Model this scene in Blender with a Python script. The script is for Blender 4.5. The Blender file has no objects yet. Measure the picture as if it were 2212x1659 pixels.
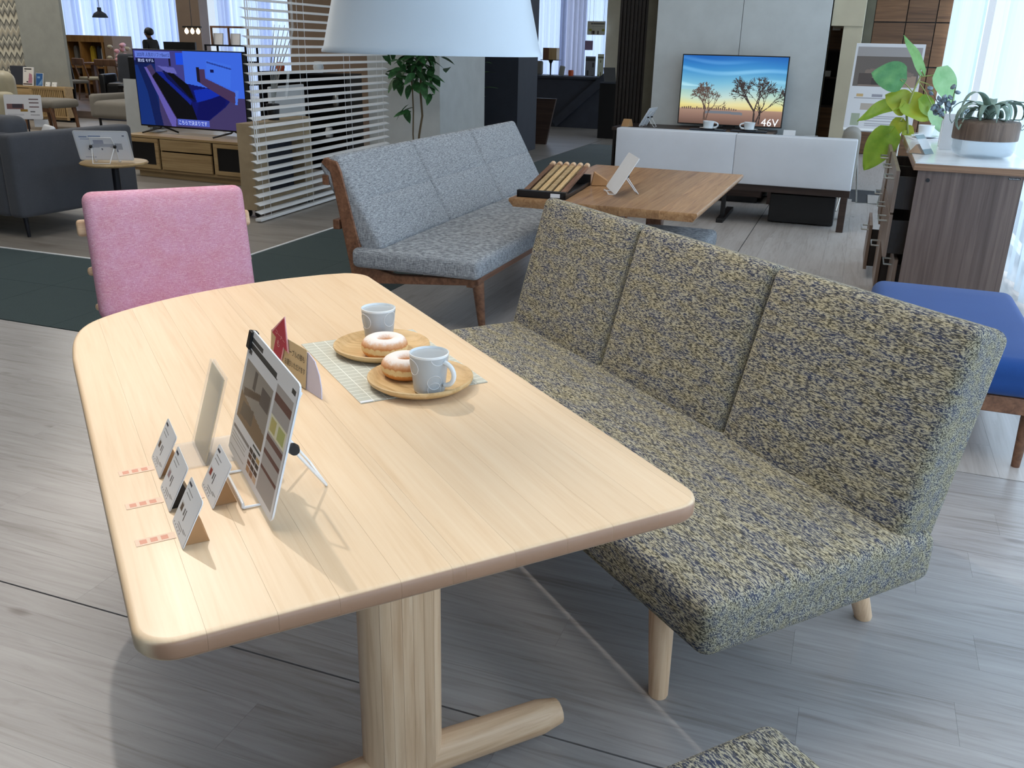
import bpy, bmesh, math, random
import numpy as np
from mathutils import Vector, Matrix

random.seed(7)
SC = bpy.context.scene
C = SC.collection
PI = math.pi

# ------------------------------------------------------------------ camera
FPX, CAMZ = 1938.0, 1.4
CX = Vector((0.93662, 0.34967, 0.02176))      # camera right
CD = Vector((0.14301, -0.32490, -0.93487))    # camera down
CF = Vector((-0.31983, 0.87873, -0.35431))    # camera forward
cam = bpy.data.cameras.new('camera')
cam.sensor_fit = 'HORIZONTAL'
cam.sensor_width = 36.0
cam.lens = FPX / 2212 * 36.0
cam.clip_end = 100
cam_o = bpy.data.objects.new('camera', cam)
C.objects.link(cam_o)
cam_o.matrix_world = Matrix(((CX[0], -CD[0], -CF[0], 0), (CX[1], -CD[1], -CF[1], 0), (CX[2], -CD[2], -CF[2], CAMZ), (0, 0, 0, 1)))
SC.camera = cam_o

# ------------------------------------------------------------------ exposure, world, large lights
SC.view_settings.view_transform = 'Standard'
SC.view_settings.look = 'None'
SC.view_settings.gamma = 1.0
SC.view_settings.exposure = 0.0
SC.view_settings.use_curve_mapping = False
W = bpy.data.worlds.new('world')
SC.world = W
W.use_nodes = True
W.node_tree.nodes['Background'].inputs[0].default_value = (0.75, 0.87, 1.0, 1)
W.node_tree.nodes['Background'].inputs[1].default_value = 1.0


def area(name, loc, rot, sx, sy, power, col):
    l = bpy.data.lights.new(name, 'AREA')
    l.shape = 'RECTANGLE'
    l.size, l.size_y, l.energy, l.color = sx, sy, power, col
    o = bpy.data.objects.new(name, l)
    o.location, o.rotation_euler = loc, rot
    C.objects.link(o)
    return o


def spot(name, loc, target, power, col, angle, blend=0.5, radius=0.04):
    l = bpy.data.lights.new(name, 'SPOT')
    l.energy, l.color, l.spot_size, l.spot_blend, l.shadow_soft_size = power, col, math.radians(angle), blend, radius
    o = bpy.data.objects.new(name, l)
    o.location = loc
    o.rotation_euler = (Vector(target) - Vector(loc)).to_track_quat('-Z', 'Y').to_euler()
    C.objects.link(o)
    return o


TA = math.radians(48.5)                       # the dining set stands at this angle to the building
def T(x, y, z=0.0):
    return Vector((x * math.cos(TA) - y * math.sin(TA), x * math.sin(TA) + y * math.cos(TA), z))


WX = 1.0                                      # plane of the curtains on the right
area('daylight_window_right', (WX + 0.55, 6.0, 1.5), (0, PI / 2, 0), 2.9, 18.0, 410, (0.80, 0.90, 1.0))
area('daylight_window_far_left', (-15.5, 18.9, 1.7), (-PI / 2, 0, 0), 9.0, 2.6, 330, (0.72, 0.84, 1.0))
area('daylight_window_far_centre', (-5.2, 18.9, 1.7), (-PI / 2, 0, 0), 3.4, 2.6, 120, (0.72, 0.84, 1.0))
spot('table_ceiling_spotlight', T(0.25, 4.3, 3.6), T(0.50, 1.75, 0.6), 225, (1.0, 0.92, 0.82), 62, 0.7, 0.03)
for i, (x, y, p) in enumerate(((-1.4, 1.6, 38), (-5.5, 3.5, 26), (-1.2, 6.2, 24), (-7.5, 7.0, 34), (-10.5, 10.5, 50), (-14.5, 10.0, 60), (-1.0, 11.5, 14), (-14.5, 15.0, 34))):
    area('added_ceiling_fill_%d' % i, (x, y, 3.85), (0, 0, 0), 1.8, 1.8, 1.6 * p, (1.0, 0.95, 0.87))  # unseen fill lamps under the ceiling, added to brighten room and left wall

# ------------------------------------------------------------------ helpers
def lin(c):
    return tuple(((v / 255) / 12.92 if v / 255 <= 0.04045 else ((v / 255 + 0.055) / 1.055) ** 2.4) for v in c)


def ray(px, py):
    return CX * ((px - 1106) / FPX) + CD * ((py - 829.5) / FPX) + CF
def at(px, py, z=0.0):
    d = ray(px, py); t = (z - CAMZ) / d.z
    return Vector((0, 0, CAMZ)) + d * t
def aty(px, py, Y):
    d = ray(px, py)
    return Vector((0, 0, CAMZ)) + d * (Y / d.y)
def atx(px, py, X):
    d = ray(px, py)
    return Vector((0, 0, CAMZ)) + d * (X / d.x)
def onscreen(P, m=40):
    v = Vector(P) - Vector((0, 0, CAMZ)); z = v.dot(CF)
    if z < 0.05: return False
    x = 1106 + FPX * v.dot(CX) / z; y = 829.5 + FPX * v.dot(CD) / z
    return -m < x < 2212 + m and -m < y < 1659 + m


def thing(name, label, cat, loc=(0, 0, 0), rz=0.0, group=None):
    o = bpy.data.objects.new(name, None)
    o.empty_display_size = 0.1
    o.location, o.rotation_euler = loc, (0, 0, rz)
    C.objects.link(o)
    return tag(o, label, cat, group)


def tag(o, label, cat, group=None, kind=None):
    o['label'] = label; o['category'] = cat
    if group: o['group'] = group
    if kind: o['kind'] = kind
    return o


def struct(o):
    o['kind'] = 'structure'
    return o


class MB:
    """collects primitives, build() links them as one mesh object"""
    def __init__(s):
        s.v, s.f = [], []
    def add(s, vs, fs, M=None):
        n = len(s.v)
        s.v += [tuple((M @ Vector(p)) if M else p) for p in vs]
        s.f += [tuple(i + n for i in f) for f in fs]
        return s
    def box(s, x0, x1, y0, y1, z0, z1, M=None):
        return s.add([(x0, y0, z0), (x1, y0, z0), (x1, y1, z0), (x0, y1, z0), (x0, y0, z1), (x1, y0, z1), (x1, y1, z1), (x0, y1, z1)],
                     [(3, 2, 1, 0), (4, 5, 6, 7), (0, 1, 5, 4), (1, 2, 6, 5), (2, 3, 7, 6), (3, 0, 4, 7)], M)
    def prism(s, poly, z0, z1, M=None):
        n = len(poly)
        return s.add([(x, y, z0) for x, y in poly] + [(x, y, z1) for x, y in poly],
                     [tuple(range(n - 1, -1, -1)), tuple(range(n, 2 * n))] + [(i, (i + 1) % n, n + (i + 1) % n, n + i) for i in range(n)], M)
    def cyl(s, p0, p1, r0, r1=None, n=14):
        return s.tube([p0, p1], [r0, r0 if r1 is None else r1], n)
    def tube(s, pts, r, n=8, flat=None):
        pts = [Vector(p) for p in pts]
        if not isinstance(r, (list, tuple)): r = [r] * len(pts)
        vs = []; up = None
        for i, p in enumerate(pts):
            d = (pts[min(i + 1, len(pts) - 1)] - pts[max(i - 1, 0)]).normalized()
            if up is None:
                up = Vector((0, 0, 1)) if abs(d.z) < 0.9 else Vector((1, 0, 0))
            a = d.cross(up).normalized(); up = a.cross(d).normalized()
            k = flat if flat else 1.0
            vs += [tuple(p + a * (math.cos(2 * PI * j / n) * r[i]) + up * (math.sin(2 * PI * j / n) * r[i] * k)) for j in range(n)]
        m = len(pts)
        fs = [(i * n + j, i * n + (j + 1) % n, (i + 1) * n + (j + 1) % n, (i + 1) * n + j) for i in range(m - 1) for j in range(n)]
        fs += [tuple(range(n - 1, -1, -1)), tuple(range((m - 1) * n, m * n))]
        return s.add(vs, fs)
    def lathe(s, prof, n=32, M=None, sq=0.0):
        vs = []
        for r, z in prof:
            for j in range(n):
                a = 2 * PI * j / n
                k = 1 + sq * math.cos(3 * a)
                vs.append((r * k * math.cos(a), r * k * math.sin(a), z))
        m = len(prof)
        fs = [(i * n + j, i * n + (j + 1) % n, (i + 1) * n + (j + 1) % n, (i + 1) * n + j) for i in range(m - 1) for j in range(n)]
        if prof[0][0] > 1e-6: fs.append(tuple(range(n - 1, -1, -1)))
        if prof[-1][0] > 1e-6: fs.append(tuple(range((m - 1) * n, m * n)))
        return s.add(vs, fs, M)
    def cushion(s, x0, x1, y0, y1, z0, z1, r=0.03, puff=0.0, axis=2, M=None, seg=3, inner=5):
        c = ((x0 + x1) / 2, (y0 + y1) / 2, (z0 + z1) / 2); h = ((x1 - x0) / 2, (y1 - y0) / 2, (z1 - z0) / 2)
        r = min(r, min(h) * 0.98)
        def ts(hh):
            a = [-hh + r * (1 - math.cos(PI / 2 * i / seg)) for i in range(seg + 1)]
            b = [-(hh - r) + 2 * (hh - r) * i / inner for i in range(1, inner)]
            return a + b + [-t for t in reversed(a)]
        vs, fs, key = [], [], {}
        def vert(p):
            k = tuple(round(q, 6) for q in p)
            if k not in key:
                q = [max(-(h[i] - r), min(h[i] - r, p[i])) for i in range(3)]
                d = Vector([p[i] - q[i] for i in range(3)])
                if d.length > 1e-9: d = d.normalized() * r
                w = [q[i] + d[i] for i in range(3)]
                if puff:
                    o = [i for i in range(3) if i != axis]
                    g = (1 - (w[o[0]] / h[o[0]]) ** 4) * (1 - (w[o[1]] / h[o[1]]) ** 4)
                    w[axis] += puff * g * (w[axis] / h[axis])
                key[k] = len(vs); vs.append(tuple(w[i] + c[i] for i in range(3)))
            return key[k]
        for ax in range(3):
            u, v = [(1, 2), (2, 0), (0, 1)][ax]
            for sg in (-1, 1):
                tu, tv = ts(h[u]), ts(h[v])
                for i in range(len(tu) - 1):
                    for j in range(len(tv) - 1):
                        q = []
                        for a, b in ((i, j), (i + 1, j), (i + 1, j + 1), (i, j + 1)):
                            p = [0, 0, 0]; p[ax] = sg * h[ax]; p[u] = tu[a]; p[v] = tv[b]
                            q.append(vert(p))
                        if sg < 0: q.reverse()
                        if len(set(q)) >= 3: fs.append(tuple(dict.fromkeys(q)))
        return s.add(vs, fs, M)
    def build(s, name, mat, parent=None, smooth=40, bevel=0.0, seg=2, loc=None, rz=None):
        me = bpy.data.meshes.new(name)
        me.from_pydata(s.v, [], s.f)
        me.update()
        if smooth:
            me.shade_smooth(); me.set_sharp_from_angle(angle=math.radians(smooth))
        o = bpy.data.objects.new(name, me)
        if mat: me.materials.append(mat)
        C.objects.link(o)
        if parent: o.parent = parent
        if loc is not None: o.location = loc
        if rz is not None: o.rotation_euler = (0, 0, rz)
        if bevel:
            b = o.modifiers.new('bevel', 'BEVEL'); b.width, b.segments, b.limit_method = bevel, seg, 'ANGLE'
            b.harden_normals = True
        return o


def dup(o, parent=None, top=True):
    c = o.copy(); C.objects.link(c)
    if parent: c.parent = parent
    for ch in o.children: dup(ch, c)
    return c


def RX(a): return Matrix.Rotation(math.radians(a), 4, 'X')
def RY(a): return Matrix.Rotation(math.radians(a), 4, 'Y')
def RZ(a): return Matrix.Rotation(math.radians(a), 4, 'Z')
def TR(x, y, z): return Matrix.Translation((x, y, z))

# ------------------------------------------------------------------ materials
MATS = {}
class NT:
    def __init__(s, name, rough=0.5, metal=0.0, spec=0.5):
        s.m = bpy.data.materials.new(name); s.m.use_nodes = True
        s.t = s.m.node_tree; s.n = s.t.nodes; s.b = s.n['Principled BSDF']
        s.b.inputs['Roughness'].default_value = rough
        s.b.inputs['Metallic'].default_value = metal
        s.b.inputs['Specular IOR Level'].default_value = spec
    def add(s, ty, **k):
        n = s.n.new(ty)
        for a, v in k.items(): setattr(n, a, v)
        return n
    def link(s, a, b): s.t.links.new(a, b)
    def coords(s, scale=(1, 1, 1), rnd=True, kind='Object'):
        tc = s.add('ShaderNodeTexCoord')
        mp = s.add('ShaderNodeMapping'); mp.inputs['Scale'].default_value = scale
        s.link(tc.outputs[kind], mp.inputs['Vector'])
        if rnd:
            oi = s.add('ShaderNodeObjectInfo'); mu = s.add('ShaderNodeMath', operation='MULTIPLY'); mu.inputs[1].default_value = 37.0
            s.link(oi.outputs['Random'], mu.inputs[0]); s.link(mu.outputs[0], mp.inputs['Location'])
            s.oi = oi
        return mp.outputs[0]
    def noise(s, vec, scale=1.0, detail=4.0, rough=0.55, dist=0.0):
        n = s.add('ShaderNodeTexNoise'); n.inputs['Scale'].default_value = scale; n.inputs['Detail'].default_value = detail
        n.inputs['Roughness'].default_value = rough; n.inputs['Distortion'].default_value = dist
        s.link(vec, n.inputs['Vector']); return n.outputs['Fac']
    def ramp(s, fac, stops):
        r = s.add('ShaderNodeValToRGB'); e = r.color_ramp.elements
        while len(e) < len(stops): e.new(0.5)
        for i, (p, c) in enumerate(stops):
            e[i].position = p; e[i].color = tuple(lin(c)) + (1,)
        s.link(fac, r.inputs[0]); return r.outputs[0]
    def mix(s, fac, a, b, mode='MIX'):
        m = s.add('ShaderNodeMix', data_type='RGBA', blend_type=mode)
        for v, i in ((fac, 0), (a, 6), (b, 7)):
            if hasattr(v, 'links'): s.link(v, m.inputs[i])
            elif isinstance(v, tuple): m.inputs[i].default_value = tuple(lin(v)) + (1,)
            else: m.inputs[i].default_value = v
        return m.outputs[2]
    def tone(s, col, lo=0.85, hi=1.1):
        if not hasattr(s, 'oi'): s.oi = s.add('ShaderNodeObjectInfo')
        mr = s.add('ShaderNodeMapRange'); mr.inputs[3].default_value = lo; mr.inputs[4].default_value = hi
        s.link(s.oi.outputs['Random'], mr.inputs[0])
        h = s.add('ShaderNodeHueSaturation'); s.link(mr.outputs[0], h.inputs['Value']); s.link(col, h.inputs['Color'])
        return h.outputs[0]
    def bump(s, fac, strength=0.2, dist=0.002):
        b = s.add('ShaderNodeBump'); b.inputs['Strength'].default_value = strength; b.inputs['Distance'].default_value = dist
        s.link(fac, b.inputs['Height']); s.link(b.outputs[0], s.b.inputs['Normal'])
    def col(s, c):
        if hasattr(c, 'links'): s.link(c, s.b.inputs['Base Color'])
        else: s.b.inputs['Base Color'].default_value = tuple(lin(c)) + (1,)
        return s.m


def plain(name, c, rough=0.5, metal=0.0, spec=0.5, var=0.06, scale=6.0):
    if name in MATS: return MATS[name]
    t = NT(name, rough, metal, spec)
    f = t.noise(t.coords((1, 1, 1), rnd=False), scale, 3)
    lo = tuple(max(0, v * (1 - var)) for v in c); hi = tuple(min(255, v * (1 + var)) for v in c)
    MATS[name] = t.col(t.ramp(f, [(0.3, lo), (0.7, hi)]))
    return MATS[name]


def wood(name, stops, grain='Y', fine=60.0, long=2.5, rough=0.45, lo=0.93, hi=1.05, bump=0.05, dist=0.6, end=0.0, knots=False):
    t = NT(name, rough)
    sc = {'X': (long, fine, fine), 'Y': (fine, long, fine), 'Z': (fine, fine, long)}[grain]
    v = t.coords(sc)
    f = t.noise(v, 1.0, 5, 0.6, dist)
    f2 = t.noise(v, 0.22, 3, 0.5, 1.2)
    a = t.add('ShaderNodeMath', operation='ADD'); a.inputs[1].default_value = -0.25
    m = t.add('ShaderNodeMath', operation='MULTIPLY'); m.inputs[1].default_value = 0.5
    t.link(f2, m.inputs[0]); t.link(f, a.inputs[0])
    a2 = t.add('ShaderNodeMath', operation='ADD'); t.link(a.outputs[0], a2.inputs[0]); t.link(m.outputs[0], a2.inputs[1])
    c = t.ramp(a2.outputs[0], stops)
    if bump: t.bump(f, bump, 0.001)
    if knots:
        vo = t.add('ShaderNodeTexVoronoi'); vo.inputs['Scale'].default_value = 1.0
        kv = t.coords({'X': (1.6, 4.2, 1), 'Y': (4.2, 1.6, 1)}[grain]); t.link(kv, vo.inputs['Vector'])
        km = t.add('ShaderNodeMapRange', interpolation_type='SMOOTHSTEP'); km.inputs[1].default_value = 0.02; km.inputs[2].default_value = 0.085; km.inputs[3].default_value = 0.6; km.inputs[4].default_value = 0.0
        t.link(vo.outputs['Distance'], km.inputs[0])
        c = t.mix(km.outputs[0], c, (104, 92, 88))
    if end:
        tn = t.add('ShaderNodeTexCoord'); sx = t.add('ShaderNodeSeparateXYZ'); t.link(tn.outputs['Normal'], sx.inputs[0])
        ab = t.add('ShaderNodeMath', operation='ABSOLUTE'); t.link(sx.outputs[grain], ab.inputs[0])
        sm = t.add('ShaderNodeMapRange', interpolation_type='SMOOTHSTEP'); sm.inputs[1].default_value = 0.55; sm.inputs[2].default_value = 0.85; sm.inputs[4].default_value = end
        t.link(ab.outputs[0], sm.inputs[0])
        c = t.mix(sm.outputs[0], c, (150, 110, 86))
    return t.col(t.tone(c, lo, hi))


def fabric(name, c1, c2, scale=400.0, rough=0.9, bump=0.35, big=0.15):
    t = NT(name, rough, 0, 0.25)
    v = t.coords((1, 1, 1), rnd=False)
    f = t.noise(v, scale, 3, 0.7)
    g = t.noise(v, 9.0, 3, 0.6)
    c = t.ramp(f, [(0.32, c1), (0.68, c2)])
    c = t.mix(big, c, t.ramp(g, [(0.35, c1), (0.65, c2)]))
    t.bump(f, bump, 0.0015)
    t.b.inputs['Sheen Weight'].default_value = 0.15
    return t.col(c)


def tweed(name):
    t = NT(name, 0.92, 0, 0.2)
    v = t.coords((400, 80, 400), rnd=True)
    f = t.noise(v, 1.0, 3, 0.65, 0.5)
    v2 = t.coords((45, 12, 45), rnd=True)
    g = t.noise(v2, 1.0, 3, 0.6)
    a = t.add('ShaderNodeMath', operation='MULTIPLY_ADD'); a.inputs[1].default_value = 0.08
    t.link(g, a.inputs[0]); t.link(f, a.inputs[2])
    light = t.ramp(g, [(0.35, (186, 177, 150)), (0.65, (181, 177, 160))])
    dark = t.ramp(g, [(0.40, (72, 70, 61)), (0.62, (58, 65, 88))])
    fac = t.add('ShaderNodeMapRange', interpolation_type='SMOOTHSTEP'); fac.inputs[1].default_value = 0.46; fac.inputs[2].default_value = 0.60
    t.link(a.outputs[0], fac.inputs[0])
    t.bump(f, 0.7, 0.003)
    return t.col(t.mix(fac.outputs[0], light, dark))


def heather(name):
    t = NT(name, 0.95, 0, 0.2)
    f1 = t.noise(t.coords((700, 700, 60), rnd=False), 1.0, 2, 0.6)
    f2 = t.noise(t.coords((70, 70, 600), rnd=False), 1.0, 2, 0.6)
    g = t.noise(t.coords((14, 14, 14), rnd=False), 1.0, 4, 0.6)
    mx = t.add('ShaderNodeMath', operation='MAXIMUM'); t.link(f1, mx.inputs[0]); t.link(f2, mx.inputs[1])
    c = t.ramp(mx.outputs[0], [(0.42, (202, 134, 156)), (0.56, (222, 166, 186)), (0.70, (242, 212, 222))])
    c = t.mix(0.35, c, t.ramp(g, [(0.35, (200, 134, 150)), (0.65, (212, 164, 196))]))
    t.bump(mx.outputs[0], 0.6, 0.003)
    return t.col(c)


def crosshatch(name, c1, c2, c3):
    t = NT(name, 0.95, 0, 0.2)
    f1 = t.noise(t.coords((380, 380, 40), rnd=False), 1.0, 2, 0.6)
    f2 = t.noise(t.coords((40, 40, 380), rnd=False), 1.0, 2, 0.6)
    ad = t.add('ShaderNodeMath', operation='ADD'); t.link(f1, ad.inputs[0]); t.link(f2, ad.inputs[1])
    hf = t.add('ShaderNodeMath', operation='MULTIPLY'); hf.inputs[1].default_value = 0.5; t.link(ad.outputs[0], hf.inputs[0])
    t.bump(hf.outputs[0], 0.4, 0.002)
    return t.col(t.ramp(hf.outputs[0], [(0.4, c1), (0.5, c2), (0.6, c3)]))


def sheer(name, tint, trans=0.5):
    t = NT(name, 0.9)
    tr = t.add('ShaderNodeBsdfTransparent'); tl = t.add('ShaderNodeBsdfTranslucent'); df = t.add('ShaderNodeBsdfDiffuse')
    tr.inputs[0].default_value = (0.91, 0.965, 1, 1)
    for n in (tl, df): n.inputs[0].default_value = tuple(lin(tint)) + (1,)
    m1 = t.add('ShaderNodeMixShader'); m1.inputs[0].default_value = 0.45
    t.link(tl.outputs[0], m1.inputs[1]); t.link(df.outputs[0], m1.inputs[2])
    m2 = t.add('ShaderNodeMixShader'); m2.inputs[0].default_value = 1 - trans
    t.link(tr.outputs[0], m2.inputs[1]); t.link(m1.outputs[0], m2.inputs[2])
    t.link(m2.outputs[0], t.n['Material Output'].inputs[0])
    return t.m


def glass(name, tint=(235, 244, 248), rough=0.02, alpha=0.2):
    t = NT(name, rough)
    t.col(tint)
    t.b.inputs['Alpha'].default_value = alpha
    return t.m


def emit(name, c, strength):
    t = NT(name)
    t.col(c)
    t.b.inputs['Emission Color'].default_value = tuple(lin(c)) + (1,)
    t.b.inputs['Emission Strength'].default_value = strength
    return t.m


def attrmat(name, emission=0.0, rough=0.5):
    t = NT(name, rough)
    a = t.add('ShaderNodeAttribute', attribute_name='pc')
    if emission:
        t.col((4, 4, 5)); t.link(a.outputs['Color'], t.b.inputs['Emission Color']); t.b.inputs['Emission Strength'].default_value = emission
    else:
        t.link(a.outputs['Color'], t.b.inputs['Base Color'])
    return t.m


BEECH = [(0.2, (220, 188, 150)), (0.45, (229, 200, 165)), (0.75, (234, 208, 175))]
M = dict(
    beech=wood('beech', BEECH, 'Y', 85, 3.0, 0.38, 0.965, 1.025, end=0.9),
    beech_z=wood('beech_upright', [(0.25, (198, 160, 124)), (0.5, (217, 183, 148)), (0.75, (227, 197, 164))], 'Z', 85, 4.0, 0.42, 0.94, 1.04),
    beech_x=wood('beech_cross', [(0.25, (198, 160, 124)), (0.5, (217, 183, 148)), (0.75, (227, 197, 164))], 'X', 85, 4.0, 0.42),
    plankx=wood('floor_wood_x', [(0.2, (132, 126, 123)), (0.45, (157, 153, 152)), (0.75, (170, 167, 166))], 'X', 34, 2.2, 0.27, 0.95, 1.03, 0.04, 1.5, knots=True),
    planky=wood('floor_wood_y', [(0.2, (152, 144, 138)), (0.45, (178, 172, 168)), (0.75, (190, 185, 182))], 'Y', 34, 2.2, 0.32, 0.94, 1.03, 0.04, 1.5, knots=True),
    floor_left=wood('floor_wood_grey', [(0.2, (120, 112, 104)), (0.5, (142, 136, 129)), (0.8, (158, 152, 146))], 'X', 12, 1.5, 0.4, 1, 1),
    floor_room=wood('floor_wood_brown', [(0.2, (98, 82, 74)), (0.5, (126, 108, 98)), (0.8, (142, 124, 114))], 'X', 8, 1.2, 0.28, 1, 1),
    carpet=fabric('carpet_green', (30, 46, 46), (48, 68, 68), 160, 1.0, 0.5),
    rug=fabric('rug_beige', (128, 120, 98), (152, 144, 122), 120, 1.0, 0.5),
    tweed=tweed('tweed_green_grey'), pink=heather('pink_chenille'),
    grey_sofa=crosshatch('grey_hopsack', (106, 110, 116), (146, 150, 155), (178, 182, 187)),
    charcoal=fabric('charcoal_wool', (66, 68, 74), (86, 88, 95), 500),
    blue=fabric('blue_felt', (30, 66, 128), (40, 80, 146), 600, 0.95, 0.2),
    white_vinyl=plain('white_leather', (208, 212, 220), 0.45, 0, 0.4, 0.01),
    walnut=wood('walnut', [(0.25, (88, 58, 42)), (0.5, (122, 84, 62)), (0.75, (142, 102, 76))], 'Y', 60, 2.0, 0.42, 0.85, 1.12),
    walnut_top=wood('walnut_light', [(0.25, (136, 96, 62)), (0.5, (172, 130, 90)), (0.75, (192, 152, 110))], 'Y', 45, 2.0, 0.38, 0.72, 1.06, 0.05, 1.5),
    dark_wood=wood('dark_brown_wood', [(0.25, (38, 27, 23)), (0.5, (56, 41, 35)), (0.75, (68, 52, 45))], 'X', 50, 2.0, 0.45),
    slat_dark=wood('espresso_slats', [(0.25, (22, 17, 15)), (0.5, (34, 26, 22)), (0.75, (46, 36, 30))], 'Z', 50, 2.0, 0.5),
    cab_side=wood('grey_brown_laminate', [(0.25, (74, 60, 54)), (0.5, (98, 82, 75)), (0.75, (116, 100, 92))], 'Z', 46, 1.4, 0.4, 0.98, 1.02),
    cab_front=wood('taupe_laminate', [(0.25, (104, 86, 74)), (0.5, (128, 110, 97)), (0.75, (142, 124, 110))], 'Z', 60, 2.0, 0.4),
    cab_edge=wood('cabinet_edge_wood', [(0.25, (112, 82, 60)), (0.5, (142, 108, 82)), (0.75, (158, 124, 96))], 'X', 60, 2.0, 0.4),
    oak=wood('oak', [(0.25, (150, 122, 82)), (0.5, (178, 150, 108)), (0.75, (192, 166, 124))], 'X', 55, 2.0, 0.45),
    oak_z=wood('oak_upright', [(0.25, (150, 122, 82)), (0.5, (178, 150, 108)), (0.75, (192, 166, 124))], 'Z', 55, 2.0, 0.45),
    panel_wood=wood('panel_wood', [(0.25, (86, 58, 36)), (0.5, (116, 82, 54)), (0.75, (134, 98, 66))], 'X', 30, 1.2, 0.45, 0.75, 1.1),
    amber_wood=wood('amber_wood', [(0.25, (116, 80, 38)), (0.5, (150, 108, 56)), (0.75, (170, 126, 70))], 'Z', 40, 1.5, 0.45),
    mid_wood=wood('mid_brown_wood', [(0.25, (84, 56, 38)), (0.5, (112, 78, 54)), (0.75, (130, 94, 66))], 'Z', 40, 1.5, 0.45),
    plate_wood=wood('acacia_plate', [(0.2, (172, 136, 88)), (0.5, (204, 170, 120)), (0.8, (218, 188, 142))], 'Y', 90, 8, 0.55, 0.96, 1.05),
    beige_board=plain('beige_board', (168, 148, 118), 0.7),
    white=plain('white_paint', (226, 228, 230), 0.5, 0, 0.4, 0.01), white_gloss=plain('white_glaze', (232, 238, 242), 0.12, 0, 0.5, 0.01),
    paper=plain('paper_white', (226, 228, 232), 0.6, 0, 0.3, 0.01),
    shade=plain('lamp_enamel', (192, 203, 214), 0.35, 0, 0.5, 0.01),
    wall_white=plain('wall_white', (196, 200, 200), 0.8, 0, 0.2, 0.02), wall_grey=plain('wall_grey', (150, 152, 146), 0.85, 0, 0.2, 0.03),
    cream=plain('cream_paint', (190, 180, 156), 0.7, 0, 0.3, 0.02), taupe=plain('taupe_paint', (140, 122, 106), 0.8, 0, 0.2, 0.02),
    dark_grey=plain('dark_grey_paint', (58, 62, 72), 0.7, 0, 0.3, 0.03), olive=plain('olive_edge', (92, 88, 74), 0.7),
    black=plain('black_satin', (18, 18, 20), 0.4, 0, 0.5, 0.1), black_metal=plain('black_metal', (24, 26, 34), 0.4, 0.3),
    steel=plain('brushed_steel', (176, 176, 172), 0.3, 1.0, 0.5, 0.05), wire=plain('white_wire', (232, 234, 236), 0.3, 0, 0.5, 0.01),
    mugbody=plain('mug_grey', (176, 182, 187), 0.25, 0, 0.5, 0.01),
    acrylic=glass('clear_acrylic', (240, 244, 246), 0.03, 0.18), glass=glass('bowl_glass', (206, 226, 240), 0.02, 0.28), pane=glass('window_pane', (225, 238, 245), 0.02, 0.08),
    sheer=sheer('sheer_curtain', (224, 238, 250), 0.42), sheer2=sheer('sheer_curtain_far', (190, 202, 232), 0.35), drape=sheer('grey_drape', (150, 152, 170), 0.08),
    leather=plain('cream_leather', (178, 170, 146), 0.45, 0, 0.4, 0.04), grey_fab=fabric('stone_grey_fabric', (116, 112, 104), (138, 134, 126), 500),
    leaf_dark=plain('leaf_dark_green', (44, 84, 46), 0.45, 0, 0.5, 0.4, 30), stem=plain('stem_brown', (96, 80, 56), 0.7), stem_g=plain('stem_green', (150, 160, 96), 0.6),
    stone=plain('white_stone', (222, 228, 232), 0.15, 0, 0.5, 0.03), cardboard=plain('kraft_card', (186, 146, 104), 0.8, 0, 0.2, 0.04),
    lilac=plain('lilac_acrylic', (206, 204, 228), 0.3, 0, 0.5, 0.02), red=plain('crimson_card', (172, 50, 74), 0.6, 0, 0.3, 0.02), pinkedge=plain('pink_edge', (228, 172, 182), 0.5),
    tan=plain('tan_card', (206, 186, 150), 0.7, 0, 0.3, 0.02), tape=plain('pink_tape', (240, 210, 186), 0.6, 0, 0.3, 0.02), tape_ink=plain('orange_ink', (228, 164, 140), 0.7),
    ink=plain('black_ink', (26, 26, 28), 0.7), skin=plain('skin', (150, 112, 92), 0.6), cloth_dark=plain('dark_clothing', (26, 26, 30), 0.9), hair=plain('black_hair', (14, 12, 12), 0.6),
    yellow=plain('yellow_cloth', (196, 164, 44), 0.9), orange=plain('orange_glaze', (200, 86, 42), 0.5), terracotta=plain('dark_pot', (40, 42, 48), 0.5),
    joint_base=plain('dark_joint', (40, 40, 44), 0.9), kraft2=plain('wedge_block', (176, 132, 88), 0.7), print=attrmat('print_ink'), screen=attrmat('lit_screen', 1.0),
)


def raster(name, w, h, nx, ny, base, polys, mat, parent=None, Mx=None):
    """a flat printed sheet: one connected grid in the local XZ plane (facing -Y), one colour for each cell"""
    u, v = np.meshgrid((np.arange(nx) + 0.5) / nx, (np.arange(ny) + 0.5) / ny)
    col = np.zeros((ny, nx, 3)); col[:] = base(u, v) if callable(base) else np.array(base, float)
    for pts, c in polys:
        ins = np.zeros_like(u, bool); n = len(pts)
        for i in range(n):
            x0, y0 = pts[i]; x1, y1 = pts[(i + 1) % n]
            if y0 == y1: continue
            ins ^= ((y0 > v) != (y1 > v)) & (u < (x1 - x0) * (v - y0) / (y1 - y0) + x0)
        col[ins] = c
    vs = [(w * (i / nx - 0.5), 0, h * j / ny) for j in range(ny + 1) for i in range(nx + 1)]
    fs = [(j * (nx + 1) + i, j * (nx + 1) + i + 1, (j + 1) * (nx + 1) + i + 1, (j + 1) * (nx + 1) + i) for j in range(ny) for i in range(nx)]
    o = MB().add(vs, fs, Mx).build(name, mat, parent, smooth=0)
    a = o.data.attributes.new('pc', 'FLOAT_COLOR', 'CORNER')
    c = col.reshape(-1, 3) / 255.0
    c = np.where(c <= 0.04045, c / 12.92, ((c + 0.055) / 1.055) ** 2.4)
    c = np.concatenate([c, np.ones((len(c), 1))], 1)
    a.data.foreach_set('color', np.repeat(c, 4, axis=0).astype(np.float32).ravel())
    return o


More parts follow.
